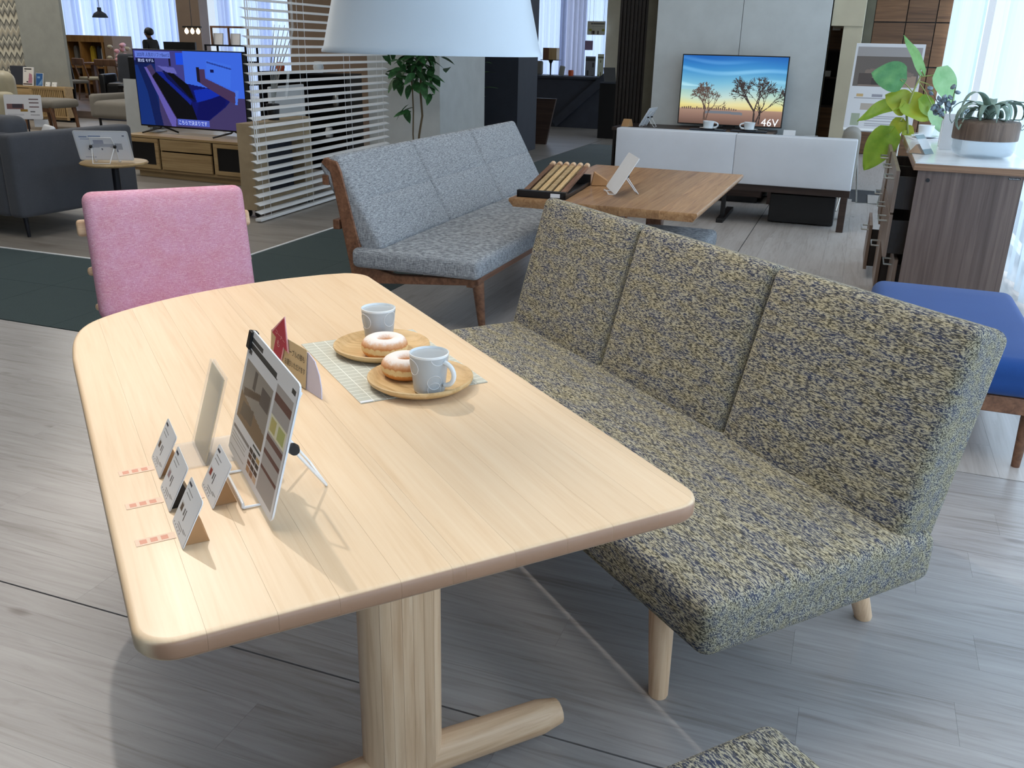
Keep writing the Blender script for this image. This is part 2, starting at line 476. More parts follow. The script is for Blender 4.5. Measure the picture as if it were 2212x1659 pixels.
def rect(u0, v0, u1, v1): return [(u0, v0), (u1, v0), (u1, v1), (u0, v1)]


def lettering(text, size, mat, parent, Mx, width=None):
    """flat lettering in the local XZ plane, facing -Y"""
    cu = bpy.data.curves.new('lettering', 'FONT'); cu.body = text; cu.size = size; cu.resolution_u = 2
    to = bpy.data.objects.new('lettering', cu); C.objects.link(to)
    bpy.context.view_layer.update()
    me = bpy.data.meshes.new_from_object(to)
    bpy.data.objects.remove(to)
    k = 1.0
    if width and len(me.vertices):
        k = width / max(0.001, max(v.co.x for v in me.vertices))
    for v in me.vertices:
        v.co = Mx @ Vector((v.co.x * k, 0, v.co.y))
    me.materials.clear(); me.materials.append(mat)
    o = bpy.data.objects.new('lettering', me); C.objects.link(o); o.parent = parent
    return o

# ------------------------------------------------------------------ the setting
floor = struct(MB().box(-20, 1.7, -3, 19.5, -0.12, -0.006).build('floor', M['joint_base'], smooth=0))  # dark base colour shows as the joints between planks
def plank(x0, x1, y0, y1, m, name='plank', z=0.0):
    o = MB().box(-(x1 - x0) / 2, (x1 - x0) / 2, -(y1 - y0) / 2, (y1 - y0) / 2, -0.006, 0).build(name, m, floor, smooth=0)
    o.location = ((x0 + x1) / 2, (y0 + y1) / 2, z)
    return o
CARPX0, CARPX1, CARPY0, CARPY1 = -3.78, -2.48, 3.29, 4.53
PW, PLN = 0.15, 0.92
def seen(x0, x1, y0, y1):
    return any(onscreen((x0 + (x1 - x0) * i / 4, y0 + (y1 - y0) * j / 4, 0), 60) for i in range(5) for j in range(5))
for k in range(0, 24):                                   # planks of the near platform run along X
    y1 = 3.29 - k * PW; y0 = y1 - PW
    off = random.random() * PLN
    for j in range(-9, 3):
        x0 = j * PLN + off; x1 = min(x0 + PLN, 1.22)
        if x1 < -6.5 or x0 > 1.2 or not seen(x0, x1, y0, y1): continue
        gap = 0.005 if k % 12 == 0 else 0.0002
        plank(x0 + 0.0002, x1 - 0.0002, y0 + 0.0002, y1 - gap, M['plankx'])
k = 0
x0 = -0.70 - 12 * PW
while x0 < 1.2:                                         # planks of the platform behind run along Y
    x1 = min(x0 + PW, 1.22)
    off = random.random() * 1.2
    for j in range(-1, 8):
        y0 = max(3.29 + j * 1.2 + off, 3.291); y1 = 3.29 + (j + 1) * 1.2 + off
        if y1 < 3.35 or y0 > 9.4 or x0 < CARPX1 - 0.2 or not seen(x0, x1, y0, y1): continue
        gap = 0.006 if k == 12 else 0.0003
        plank(max(x0, CARPX1) + gap, x1 - 0.0003, y0 + 0.0003, y1 - 0.0003, M['planky'])
    x0 += PW; k += 1
plank(-2.48, 1.22, 10.6, 19.4, M['planky'], 'floor_board')
plank(-20, CARPX0 - 0.02, CARPY1 + 0.02, 12.3, M['floor_left'], 'floor_board')
plank(-20, CARPX0 - 0.02, 12.3, 19.4, M['floor_left'], 'floor_board')
plank(CARPX0, CARPX1, 13.5, 19.4, M['floor_left'], 'floor_board')
TS = 0.62
x = CARPX1
while x > -8.2:                                          # carpet tiles of the aisle
    for y in (CARPY0, CARPY0 + TS):
        if seen(x - TS, x, y, y + TS): plank(x - TS + 0.001, x - 0.001, y + 0.001, y + TS - 0.001, M['carpet'], 'carpet_tile', 0.002)
    x -= TS
y = CARPY1
while y < 13.4:
    for i in range(2):
        a = CARPX0 + i * 0.65
        plank(a + 0.001, a + 0.649, y + 0.001, y + 0.649, M['carpet'], 'carpet_tile', 0.002)
    y += 0.65
struct(MB().box(-9, CARPX0, CARPY1, CARPY1 + 0.02, 0.0, 0.006).build('trim_1', M['white'], smooth=0))
struct(MB().box(CARPX0 - 0.02, CARPX0, CARPY1 + 0.02, 9.3, 0.0, 0.006).build('trim_2', M['white'], smooth=0))
struct(MB().box(-20, 1.7, -3, 19.5, 3.9, 4.0).build('ceiling', M['wall_white'], smooth=0))
struct(MB().box(-20, 1.7, -3.1, -3, 0, 3.9).build('wall_rear', M['wall_white'], smooth=0))
struct(MB().box(-20.1, -20, -3, 19.5, 0, 3.9).build('wall_left', M['wall_grey'], smooth=0))

# window front on the right: sill, mullions, panes, sheer curtains
fr = struct(MB().box(WX + 0.22, WX + 0.30, -3, 15.4, 2.82, 3.9).build('window_1', M['white'], smooth=0))
for i in range(10):
    y = -3 + i * 2.04
    MB().box(WX + 0.22, WX + 0.30, y - 0.03, y + 0.03, 0.0, 2.82).build('mullion', M['white'], fr, smooth=0)
    if i < 9: MB().box(WX + 0.255, WX + 0.262, y + 0.03, y + 2.01, 0.06, 2.82).build('pane', M['pane'], fr, smooth=0)
MB().box(WX + 0.22, WX + 0.30, -3, 15.4, 0, 0.06).build('window_sill', M['white'], fr, smooth=0)
def curtain(name, p0, p1, z0, z1, mat, folds, depth, label, cat='curtain', group=None):
    p0, p1 = Vector((p0[0], p0[1], 0)), Vector((p1[0], p1[1], 0))
    d = p1 - p0; L = d.length; d /= L; n = Vector((-d.y, d.x, 0))
    vs, fs = [], []; N = folds * 8
    ph = [random.uniform(0.5, 1.3) for _ in range(folds + 1)]
    for i in range(N + 1):
        t = i / N
        o = depth * math.sin(2 * PI * folds * t + 0.6 * math.sin(9 * t)) * ph[int(t * folds)]
        for z, k in ((z0, 1.15), ((z0 + z1) / 2, 1.0), (z1, 0.8)):
            q = p0 + d * (L * t) + n * (o * k); vs.append((q.x, q.y, z))
    for i in range(N):
        for j in range(2): fs.append((i * 3 + j, (i + 1) * 3 + j, (i + 1) * 3 + j + 1, i * 3 + j + 1))
    return tag(MB().add(vs, fs).build(name, mat, smooth=80), label, cat, group)
curtain('sheer_curtain', (WX, -2.9), (WX, 4.0), 0.02, 2.9, M['sheer'], 26, 0.025, 'long white sheer curtain along the window front beside the blue ottoman')
curtain('sheer_curtain', (WX + 0.09, 3.8), (WX + 0.09, 10.4), 0.02, 2.9, M['sheer'], 22, 0.03, 'bright white sheer curtain right behind the terrarium bowl on the cabinet')
curtain('sheer_curtain', (WX - 0.02, 10.1), (WX - 0.02, 14.4), 0.02, 2.9, M['sheer'], 14, 0.03, 'white sheer curtain at the far end of the window, beside the wood-panelled wall')

# ------------------------------------------------------------------ dining table
def slices(bm_src, axis, cuts, name, mat, parent, gap=0.00012):
    """cut a solid into boards along an axis, each board an object of its own"""
    n = Vector((1, 0, 0)) if axis == 0 else Vector((0, 1, 0))
    out = []
    for a, b in zip(cuts[:-1], cuts[1:]):
        bm = bm_src.copy()
        for co, no in ((a + gap, -n), (b - gap, n)):
            g = bm.verts[:] + bm.edges[:] + bm.faces[:]
            r = bmesh.ops.bisect_plane(bm, geom=g, plane_co=n * co, plane_no=no, clear_outer=True)
            e = [x for x in r['geom_cut'] if isinstance(x, bmesh.types.BMEdge)]
            if e: bmesh.ops.edgenet_fill(bm, edges=e)
        bmesh.ops.recalc_face_normals(bm, faces=bm.faces[:])
        me = bpy.data.meshes.new(name); bm.to_mesh(me); bm.free()
        if len(me.polygons) == 0: continue
        me.shade_smooth(); me.set_sharp_from_angle(angle=math.radians(35))
        me.materials.append(mat)
        o = bpy.data.objects.new(name, me); C.objects.link(o); o.parent = parent
        out.append(o)
    return out


def arc(cx, cy, r, a0, a1, n=8):
    return [(cx + r * math.cos(math.radians(a0 + (a1 - a0) * i / n)), cy + r * math.sin(math.radians(a0 + (a1 - a0) * i / n))) for i in range(n + 1)]


def spline(pts, n=6):
    out = []
    P = [pts[0]] + pts + [pts[-1]]
    for i in range(1, len(P) - 2):
        for k in range(n):
            t = k / n
            q = [0.5 * (2 * P[i][j] + (P[i + 1][j] - P[i - 1][j]) * t + (2 * P[i - 1][j] - 5 * P[i][j] + 4 * P[i + 1][j] - P[i + 2][j]) * t * t + (3 * P[i][j] - P[i - 1][j] - 3 * P[i + 1][j] + P[i + 2][j]) * t ** 3) for j in (0, 1)]
            out.append(tuple(q))
    return out + [pts[-1]]


def ring_solid(outline, prof):
    """solid from an outline and a profile of (inset, z)"""
    bm = bmesh.new(); n = len(outline); rings = []
    P = [Vector((x, y)) for x, y in outline]
    nor = []
    for i in range(n):
        d = (P[(i + 1) % n] - P[i - 1]).normalized(); nor.append(Vector((-d.y, d.x)))
    for ins, z in prof:
        rings.append([bm.verts.new((P[i].x + nor[i].x * ins, P[i].y + nor[i].y * ins, z)) for i in range(n)])
    for a, b in zip(rings[:-1], rings[1:]):
        for i in range(n): bm.faces.new((a[i], a[(i + 1) % n], b[(i + 1) % n], b[i]))
    bm.faces.new(list(reversed(rings[0]))); bm.faces.new(rings[-1])
    bmesh.ops.recalc_face_normals(bm, faces=bm.faces[:])
    return bm


table = thing('dining_table', 'pale beech dining table with one swept round corner and a pedestal leg', 'table', (0, 0, 0), TA)
outline = arc(0.09, 1.06, 0.055, 180, 270) + arc(0.865, 1.065, 0.06, 270, 360) + arc(0.835, 2.66, 0.09, 0, 70) \
    + spline([(0.80, 2.752), (0.65, 2.745), (0.50, 2.715), (0.36, 2.668), (0.23, 2.60), (0.13, 2.525), (0.075, 2.45), (0.047, 2.34), (0.037, 2.2)], 4)
top = ring_solid(outline, [(0.014, 0.664), (0.004, 0.669), (0.0, 0.675), (0.0, 0.6925), (0.0015, 0.6965), (0.005, 0.6992), (0.010, 0.70)])
cuts = [0.0]
for w in (0.118, 0.09, 0.083, 0.088, 0.078, 0.021, 0.081, 0.09, 0.084, 0.088, 0.08): cuts.append(cuts[-1] + w)
cuts.append(0.97)
slices(top, 0, cuts, 'board', M['beech'], table)
for ly in (1.33, 2.33):
    col = ring_solid([(x + 0.495, y + ly) for x, y in arc(0.035, -0.0, 0.045, -90, 90, 8) + arc(-0.035, 0.0, 0.045, 90, 270, 8)], [(0, 0.06), (0, 0.664)])
    slices(col, 0, [0.40, 0.442, 0.463, 0.484, 0.505, 0.526, 0.547, 0.59], 'leg_stave', M['beech_z'], table, 0.0002)
    pts = []
    for i in range(17):
        t = -1 + i / 8
        pts.append((0.495 + 0.355 * t, ly - 0.005, 0.058 - 0.020 * t * t + 0.012 * abs(t) ** 3))
    f = MB()
    f.tube(pts, [0.028 if abs(i - 8) == 8 else 0.040 - 0.004 * abs(i - 8) / 8 for i in range(17)], 14)
    f.v = [(x, y, max(0.0, z)) for x, y, z in f.v]
    f.build('foot', M['beech_x'], table, 60)
MB().box(0.455, 0.535, 1.36, 2.30, 0.60, 0.664).build('beam', M['beech_x'], table, bevel=0.004)

# ------------------------------------------------------------------ upholstered bench and its stool
bench = thing('upholstered_bench', 'green-grey tweed bench with three leaning back cushions beside the beech table', 'bench', (0, 0, 0), TA)
MB().cushion(1.025, 1.69, 1.085, 2.93, 0.275, 0.405, 0.035, 0.006, 2, None, 4, 8).build('seat', M['tweed'], bench, 60)
for i in range(3):
    y0 = 1.112 + i * 0.608
    Mx = TR(1.578, 0, 0.385) @ RY(15.4)
    MB().cushion(0.0, 0.128, y0, y0 + 0.606, 0.0, 0.506, 0.028, 0.010, 0, Mx, 4, 8).build('back_cushion', M['tweed'], bench, 60)
MB().box(1.07, 1.66, 1.16, 2.86, 0.255, 0.278).build('seat_frame', M['black'], bench, smooth=0)
for y in (1.33, 2.05, 2.70):
    MB().tube([(1.68, y, 0.26), (1.73, y, 0.36), (1.80, y, 0.62)], 0.012, 8).build('back_bracket', M['black_metal'], bench)
for (tx, ty, bx, by) in ((1.12, 1.335, 1.118, 1.316), (1.12, 2.70, 1.118, 2.72), (1.70, 1.335, 1.79, 1.318), (1.70, 2.70, 1.79, 2.72)):
    MB().tube([(tx, ty, 0.258), (tx + (bx - tx) * 0.5, ty + (by - ty) * 0.5, 0.13), (bx, by, 0.004), (bx, by, 0.0)], [0.031, 0.027, 0.0225, 0.0205], 18).build('leg', M['beech_z'], bench, 50)
stool = thing('upholstered_stool', 'tweed stool cut off by the bottom edge, in front of the table', 'stool', T(0.70, 0.585), TA)
MB().cushion(-0.24, 0.235, -0.235, 0.235, 0.28, 0.40, 0.03, 0.006, 2, None, 4, 8).build('seat', M['tweed'], stool, 60)
MB().box(-0.2, 0.2, -0.2, 0.2, 0.26, 0.283).build('seat_frame', M['black'], stool, smooth=0)
for sx in (-1, 1):
    for sy in (-1, 1):
        MB().tube([(sx * 0.16, sy * 0.16, 0.262), (sx * 0.185, sy * 0.185, 0.0)], [0.028, 0.021], 16).build('leg', M['beech_z'], stool, 50)

# ------------------------------------------------------------------ pink chair
chair = thing('pink_dining_chair', 'pink chenille chair with pale wood frame at the round end of the table', 'chair', (0, 0, 0), TA)
Mx = TR(0.445, 3.40, 0.42) @ RX(-14)
MB().cushion(-0.278, 0.278, -0.035, 0.045, 0.02, 0.475, 0.035, 0.010, 1, Mx, 4, 8).build('backrest', M['pink'], chair, 60)
MB().cushion(0.175, 0.715, 2.86, 3.40, 0.36, 0.45, 0.035, 0.006, 2, None, 4, 6).build('seat', M['pink'], chair, 60)
for z, hx, hh in ((0.355, 0.305, 0.030), (0.20, 0.292, 0.016), (0.07, 0.285, 0.014)):
    MB().cushion(-hx, hx, 0.047, 0.077, z - hh, z + hh, 0.013, 0, 2, Mx).build('back_rail', M['beech_x'], chair, 60)
for sx in (-1, 1):
    MB().tube([Mx @ Vector((sx * 0.2, 0.085, 0.40)), Mx @ Vector((sx * 0.2, 0.09, 0.0)), (0.445 + sx * 0.22, 3.50, 0.0)], [0.014, 0.018, 0.014], 12).build('leg', M['beech_z'], chair, 50)
    MB().tube([(0.445 + sx * 0.22, 2.92, 0.36), (0.445 + sx * 0.235, 2.90, 0.0)], [0.02, 0.014], 12).build('leg', M['beech_z'], chair, 50)
MB().box(0.215, 0.675, 2.9, 3.44, 0.325, 0.36).build('seat_frame', M['beech_x'], chair, bevel=0.004)

# ------------------------------------------------------------------ pendant lamp
lamp = thing('pendant_lamp', 'large white enamel pendant shade hanging over the beech table', 'lamp', T(0.634, 1.472, 0), TA)
z = 1.381
prof = [(k_ * 0.8545, z + (zz_ - z) * 0.8545) for k_, zz_ in [(0.213, z), (0.2135, z + 0.004), (0.209, z + 0.012), (0.187, z + 0.107), (0.165, z + 0.17), (0.12, z + 0.235), (0.06, z + 0.27), (0.03, z + 0.28), (0.03, z + 0.277),
        (0.058, z + 0.266), (0.117, z + 0.231), (0.162, z + 0.168), (0.184, z + 0.106), (0.206, z + 0.012), (0.209, z + 0.001)]]
sh = MB(); sh.lathe(prof + [prof[0]], 72); sh.f = sh.f[:-2]
sh.build('shade', M['shade'], lamp, 60)
MB().lathe([(0.0, z + 0.36), (0.028, z + 0.36), (0.034, z + 0.35), (0.034, z + 0.236), (0.0, z + 0.236)], 24).build('cap', M['white'], lamp)
MB().cyl((0, 0, z + 0.355), (0, 0, 3.89), 0.004, n=8).build('cord', M['white'], lamp)
MB().lathe([(0.0, 3.899), (0.05, 3.899), (0.05, 3.875), (0.0, 3.875)], 24).build('ceiling_rose', M['white'], lamp)
MB().lathe([(0.0, z + 0.09), (0.03, z + 0.10), (0.043, z + 0.13), (0.035, z + 0.165), (0.018, z + 0.20), (0.018, z + 0.238)], 24).build('bulb', M['white_gloss'], lamp, 60)

# ------------------------------------------------------------------ grey sofa with walnut frame
gs = thing('wood_frame_sofa', 'grey three-seat sofa with slim walnut frame and plain cushions, behind the beech table', 'sofa', (0, 0, 0))
MB().cushion(-2.32, -1.62, 3.93, 6.50, 0.315, 0.415, 0.03, 0.008, 2, None, 4, 8).build('seat_cushion', M['grey_sofa'], gs, 60)
for i in range(3):
    y0 = 3.975 + i * 0.855
    Mx = TR(-2.155, 0, 0.415) @ RY(-29)
    cu = MB()
    for z0, z1 in ((0.0, 0.285), (0.245, 0.525)):
        cu.cushion(-0.12, 0.0, y0, y0 + 0.852, z0, z1, 0.028, 0.010, 0, Mx, 4, 6)
    cu.build('back_cushion', M['grey_sofa'], gs, 60)
for y in (4.12, 6.30):
    MB().tube([(-1.70, y, 0.30), (-1.695, y + 0.02, 0.16), (-1.70, y + 0.07 * (1 if y < 5 else -1), 0.0)], [0.034, 0.026, 0.018], 12).build('leg', M['walnut'], gs, 50)
    MB().prism([(-1.63, 0.318), (-1.63, 0.285), (-2.20, 0.235), (-2.27, 0.18), (-2.33, 0.0), (-2.38, 0.0), (-2.34, 0.26), (-2.40, 0.58), (-2.44, 0.78), (-2.49, 0.825), (-2.47, 0.85), (-2.40, 0.835), (-2.375, 0.78), (-2.28, 0.40), (-2.21, 0.315), (-2.1, 0.29)], -0.022, 0.022,
               TR(0, y - 0.13 if y < 5 else y + 0.17, 0) @ RX(90)).build('side_frame', M['walnut'], gs, 50, bevel=0.006)
for x, z in ((-1.68, 0.295), (-2.25, 0.26), (-2.47, 0.74), (-2.42, 0.52)):
    MB().box(x - 0.018, x + 0.018, 3.97, 6.45, z - 0.025, z + 0.025).build('rail', M['walnut'], gs, bevel=0.004)
for i in range(7):
    y = 4.2 + i * 0.36
    MB().box(-2.30, -1.70, y, y + 0.05, 0.29, 0.312).build('seat_slat', M['walnut'], gs, smooth=0)

# ------------------------------------------------------------------ walnut table in the middle
mt = thing('walnut_table', 'walnut table with thin sharp edge in front of the grey wooden sofa', 'table', (-1.13, 5.14, 0), math.radians(-1.0))
sol = ring_solid([(-0.485, -0.79), (0.485, -0.79), (0.485, 0.79), (-0.485, 0.79)], [(0.025, 0.615), (0.0, 0.645), (0.0, 0.655), (0.004, 0.66)])
slices(sol, 0, [-0.5, -0.36, -0.25, -0.12, -0.02, 0.10, 0.21, 0.30, 0.40, 0.5], 'board', M['walnut_top'], mt)
for y in (-0.52, 0.52):
    MB().box(-0.05, 0.05, y - 0.04, y + 0.04, 0.03, 0.616).build('leg', M['walnut'], mt, bevel=0.008)
    MB().box(-0.34, 0.34, y - 0.04, y + 0.04, 0.0, 0.05).build('foot', M['walnut'], mt, bevel=0.01)
    MB().box(-0.30, 0.30, y - 0.03, y + 0.03, 0.575, 0.617).build('cross_rail', M['walnut'], mt, bevel=0.006)
# rack of wood samples
rk = thing('wood_sample_rack', 'black tray holding a row of slanted wood sample sticks on the walnut table', 'sample rack', (-1.49, 4.72, 0.66), math.radians(3))
MB().box(-0.13, 0.13, -0.30, -0.26, 0.0, 0.035).box(-0.13, -0.118, -0.3, 0.28, 0, 0.02).box(0.118, 0.13, -0.3, 0.28, 0, 0.02).box(-0.13, 0.13, 0.26, 0.28, 0, 0.06).box(-0.13, 0.13, -0.3, 0.28, 0, 0.006).build('tray', M['black'], rk, smooth=0)
MB().box(0.05, 0.10, -0.3015, -0.3, 0.008, 0.028).build('tray_label', M['paper'], rk, smooth=0)
for i in range(6):
    m = [M['mid_wood'], M['oak_z'], M['plate_wood'], M['oak'], M['plate_wood'], M['walnut']][i]
    st = MB().box(-0.013, 0.013, 0, 0.54, -0.008, 0.008, TR(-0.10 + i * 0.040, -0.262, 0.02) @ RX(8)).build('sample_stick', m, rk, bevel=0.002)
    MB().cyl((-0.10 + i * 0.04, 0.275, 0.098), (-0.10 + i * 0.04, 0.31, 0.103), 0.016, n=10).build('stick_end', M['beech_x'], st)
blk = MB().prism([(-0.045, 0), (0.045, 0), (0.045, 0.03), (-0.03, 0.075)], -0.03, 0.03, RX(90)).build('card_wedge', M['kraft2'], None, bevel=0.003, loc=(-1.33, 5.02, 0.661), rz=0.3)
tag(blk, 'small wooden wedge between the sample rack and leaning card on the walnut table', 'card holder')


def easel(name, label, loc, rz, w, h, lean, board=None, back=True, cat='sign', group=None, base_z=0.012, knob=0.22, kr=1.0):
    """a sheet on a white bent-wire easel; local -Y is the printed face, the sheet leans towards +Y"""
    e = thing(name, label, cat, loc, rz, group)
    Mx = TR(0, 0, base_z) @ RX(-lean)
    rr = min(w, h) * 0.06
    pl = arc(-w / 2 + rr, rr, rr, 180, 270, 4) + arc(w / 2 - rr, rr, rr, 270, 360, 4) + arc(w / 2 - rr, h - rr, rr, 0, 90, 4) + arc(-w / 2 + rr, h - rr, rr, 90, 180, 4)
    sh = MB().prism([(x, y) for x, y in pl], -0.0015, 0.0015, Mx @ RX(90)).build('sheet', board or M['paper'], e, 40)
    top = Mx @ Vector((0, 0.004, h * 0.48)); b = h * 0.48
    zz = top.z; yy = top.y
    kx = w * 0.22; r = w * 0.0085
    MB().tube([(-kx, -w * 0.08, r), (-kx, 0.012, r), (-kx, yy + 0.008, zz), (-kx * 0.9, yy + 0.02 + (h - b) * 0.25, zz + b * 0.6), (kx * 0.9, yy + 0.02 + (h - b) * 0.25, zz + b * 0.6), (kx, yy + 0.008, zz), (kx, 0.012, r), (kx, -w * 0.08, r)], r, 8).build('wire_front', M['wire'], e, 60)
    MB().tube([(-kx * 0.95, yy + 0.01, zz), (-kx * 0.7, yy + h * 0.38, r), (kx * 0.7, yy + h * 0.38, r), (kx * 0.95, yy + 0.01, zz)], r, 8).build('wire_prop', M['wire'], e, 60)
    MB().tube([(-kx, -w * 0.08, r), (-kx, -w * 0.08, r * 3.5), (-kx * 0.8, -w * 0.08, r * 4), (kx * 0.8, -w * 0.08, r * 4), (kx, -w * 0.08, r * 3.5), (kx, -w * 0.08, r)], r, 8).build('wire_lip', M['wire'], e, 60)
    for sx in (-1, 1):
        MB().lathe([(0, -0.008 * kr), (w * 0.028 * kr, -0.008 * kr), (w * 0.034 * kr, 0), (w * 0.028 * kr, 0.008 * kr), (0, 0.008 * kr)], 14, TR(sx * knob * w, yy + 0.016, zz) @ RY(90)).build('knob', M['black'], e, 50)
    return e, Mx, sh
e, _, _ = easel('card_easel', 'blank-backed white card on wire easel on the walnut table', (-1.20, 4.78, 0.66), math.radians(-66), 0.30, 0.22, 32)

# ------------------------------------------------------------------ white sofa seen from behind
ws = thing('white_dining_sofa', 'white leather sofa seen from behind, on a low dark wood frame', 'sofa', (0, 0, 0))
for x0, x1 in ((-1.945, -0.9305), (-0.930, 0.02)):
    MB().cushion(x0, x1, 7.83, 7.98, 0.345, 0.745, 0.010, 0.004, 1, None, 3, 5).build('back_panel', M['white_vinyl'], ws, 60)
MB().cushion(-1.93, 0.0, 7.97, 8.55, 0.345, 0.44, 0.03, 0.0, 2).build('seat_cushion', M['white_vinyl'], ws, 60)
MB().cushion(-0.11, 0.04, 7.97, 8.62, 0.345, 0.80, 0.07, 0.0, 2, None, 5, 4).build('armrest', M['grey_fab'], ws, 60)
MB().box(-1.94, 0.02, 7.87, 8.58, 0.285, 0.345).build('frame', M['dark_wood'], ws, bevel=0.006)
for x in (-1.90, -0.02):
    for y in (7.90, 8.54):
        MB().box(x - 0.028, x + 0.028, y - 0.028, y + 0.028, 0, 0.29).build('leg', M['dark_wood'], ws, bevel=0.005)
MB().box(-1.03, -0.97, 7.86, 8.55, 0.0, 0.035).box(-1.018, -0.982, 8.0, 8.05, 0.03, 0.29).build('centre_leg', M['black'], ws, bevel=0.003)
bx = MB().box(-0.62, -0.08, 8.10, 8.50, 0.006, 0.25).build('black_box', M['black'], None, bevel=0.01)  # plain black block below the right half of the seat
tag(bx, 'black box under the right half of the white sofa', 'box')
for (px, py, lab) in ((1345, 352, 'grey upholstered stool at the far left corner of the walnut table'), (1470, 478, 'grey upholstered stool tucked under the near edge of the walnut table')):
    p = at(px, py, 0.40) + Vector((0, -0.72, 0))
    if py > 400: p = Vector((-0.90, 5.14, 0.40))
    st = thing('grey_stool', lab, 'stool', (p.x, p.y, 0), 0, 'grey stools by the walnut table')
    MB().cushion(-0.22, 0.22, -0.2, 0.2, 0.31, 0.41, 0.03, 0.006, 2).build('seat', M['grey_sofa'], st, 60)
    for sx in (-1, 1):
        for sy in (-1, 1): MB().tube([(sx * 0.16, sy * 0.15, 0.315), (sx * 0.19, sy * 0.18, 0)], [0.018, 0.013], 10).build('leg', M['walnut'], st, 50)

# ------------------------------------------------------------------ white panel wall, television with tree picture, sideboard
for k, (x0, x1, lab) in enumerate(((-2.04, -1.205, 0), (-1.200, -0.385, 0))):
    struct(MB().box(x0, x1, 9.62, 9.70, 0, 3.9).build('wall_panel', M['wall_white'], smooth=0))
sb = thing('sideboard', 'long dark brown sideboard below the tree television', 'sideboard', (0, 0, 0))
MB().box(-2.28, -0.74, 8.98, 9.58, 0.625, 0.655).build('top', M['dark_wood'], sb, bevel=0.003)
MB().box(-2.24, -0.78, 9.04, 9.58, 0.06, 0.625).build('body', M['dark_wood'], sb, smooth=0)
for i in range(3): MB().box(-2.235 + i * 0.485, -1.76 + i * 0.485, 9.022, 9.042, 0.07, 0.62).build('door', M['dark_wood'], sb, bevel=0.002)
MB().box(-2.2, -0.82, 9.1, 9.5, 0, 0.06).build('plinth', M['black'], sb, smooth=0)
sb2 = thing('low_sideboard', 'lower dark shelf board at the right of the sideboard', 'sideboard', (0, 0, 0))
MB().box(-0.735, -0.20, 9.05, 9.58, 0.59, 0.615).build('top', M['dark_wood'], sb2, smooth=0)
MB().box(-0.725, -0.22, 9.08, 9.58, 0.0, 0.59).build('body', M['dark_wood'], sb2, smooth=0)
tv = thing('television', 'flat television showing two bare trees under a blue and yellow sky', 'television', (-1.205, 9.44, 0.656))
MB().box(-0.51, 0.51, -0.018, 0.02, 0.03, 0.69).build('case', M['black'], tv, bevel=0.003)
MB().box(-0.25, 0.25, -0.06, 0.07, 0.0, 0.012).box(-0.06, 0.06, 0.0, 0.02, 0.01, 0.05).build('stand', M['black'], tv, smooth=0)
random.seed(3)
def sky(u, v):
    c = np.zeros(u.shape + (3,))
    st = [(0.0, (104, 80, 70)), (0.10, (138, 108, 96)), (0.22, (168, 136, 118)), (0.235, (222, 200, 138)), (0.29, (232, 222, 164)), (0.40, (196, 220, 212)), (0.62, (120, 186, 216)), (0.85, (52, 134, 200)), (1.0, (24, 98, 180))]
    vv = v + 0.02 * np.sin(7 * u) * (v > 0.3)
    for i in range(3): c[..., i] = np.interp(vv, [s[0] for s in st], [s[1][i] for s in st])
    cl = np.clip(np.sin(3.1 * u + 40 * v + 2 * np.sin(5 * u)) * np.sin(9 * v + 1.2 * u), 0, 1) * (v > 0.55) * 46
    warm = np.exp(-((u - 0.5) / 0.55) ** 2)
    c[..., 0] += cl; c[..., 1] += cl * 0.8; c[..., 2] += cl * 0.6
    edge = (1 - warm) * (v < 0.5) * (v > 0.235)
    c[..., 2] -= 30 * edge
    riv = (np.abs(v - 0.15 - 0.03 * np.sin(4 * u)) < 0.02) & (u > 0.25) & (u < 0.62)
    c[riv] = (112, 118, 128)
    return np.clip(c, 0, 255)
polys = []
def branch(x, y, a, L, w, d, col):
    x2, y2 = x + L * math.cos(a), y + L * math.sin(a) * 1.5
    nx_, ny_ = -math.sin(a) * w, math.cos(a) * w * 1.5
    polys.append(([(x - nx_, y - ny_), (x + nx_, y + ny_), (x2 + nx_ * 0.6, y2 + ny_ * 0.6), (x2 - nx_ * 0.6, y2 - ny_ * 0.6)], col))
    if d > 0:
        for k in range(3):
            branch(x2, y2, a + random.uniform(-0.55, 0.55) + (k - 1) * 0.35, L * random.uniform(0.68, 0.86), max(w * 0.62, 0.0022), d - 1, col)
for i in range(26):
    x = 0.02 + 0.55 * i / 26; polys.append((rect(x, 0.215, x + 0.012, 0.225 + random.uniform(0.01, 0.035)), (104, 84, 74)))
branch(0.25, 0.06, 1.55, 0.10, 0.011, 5, (92, 74, 66)); branch(0.27, 0.06, 1.35, 0.09, 0.007, 4, (92, 74, 66))
branch(0.735, 0.02, 1.6, 0.13, 0.012, 5, (56, 46, 44)); branch(0.75, 0.02, 1.25, 0.12, 0.009, 5, (56, 46, 44)); branch(0.785, 0.03, 1.5, 0.08, 0.007, 2, (46, 38, 38))
raster('screen', 1.0, 0.64, 240, 150, sky, polys, M['screen'], tv, TR(0, -0.0195, 0.04))
M['screen_white'] = emit('screen_white', (238, 238, 240), 0.9)
lettering('46V', 0.10, M['screen_white'], tv, TR(0.31, -0.021, 0.045), 0.165)


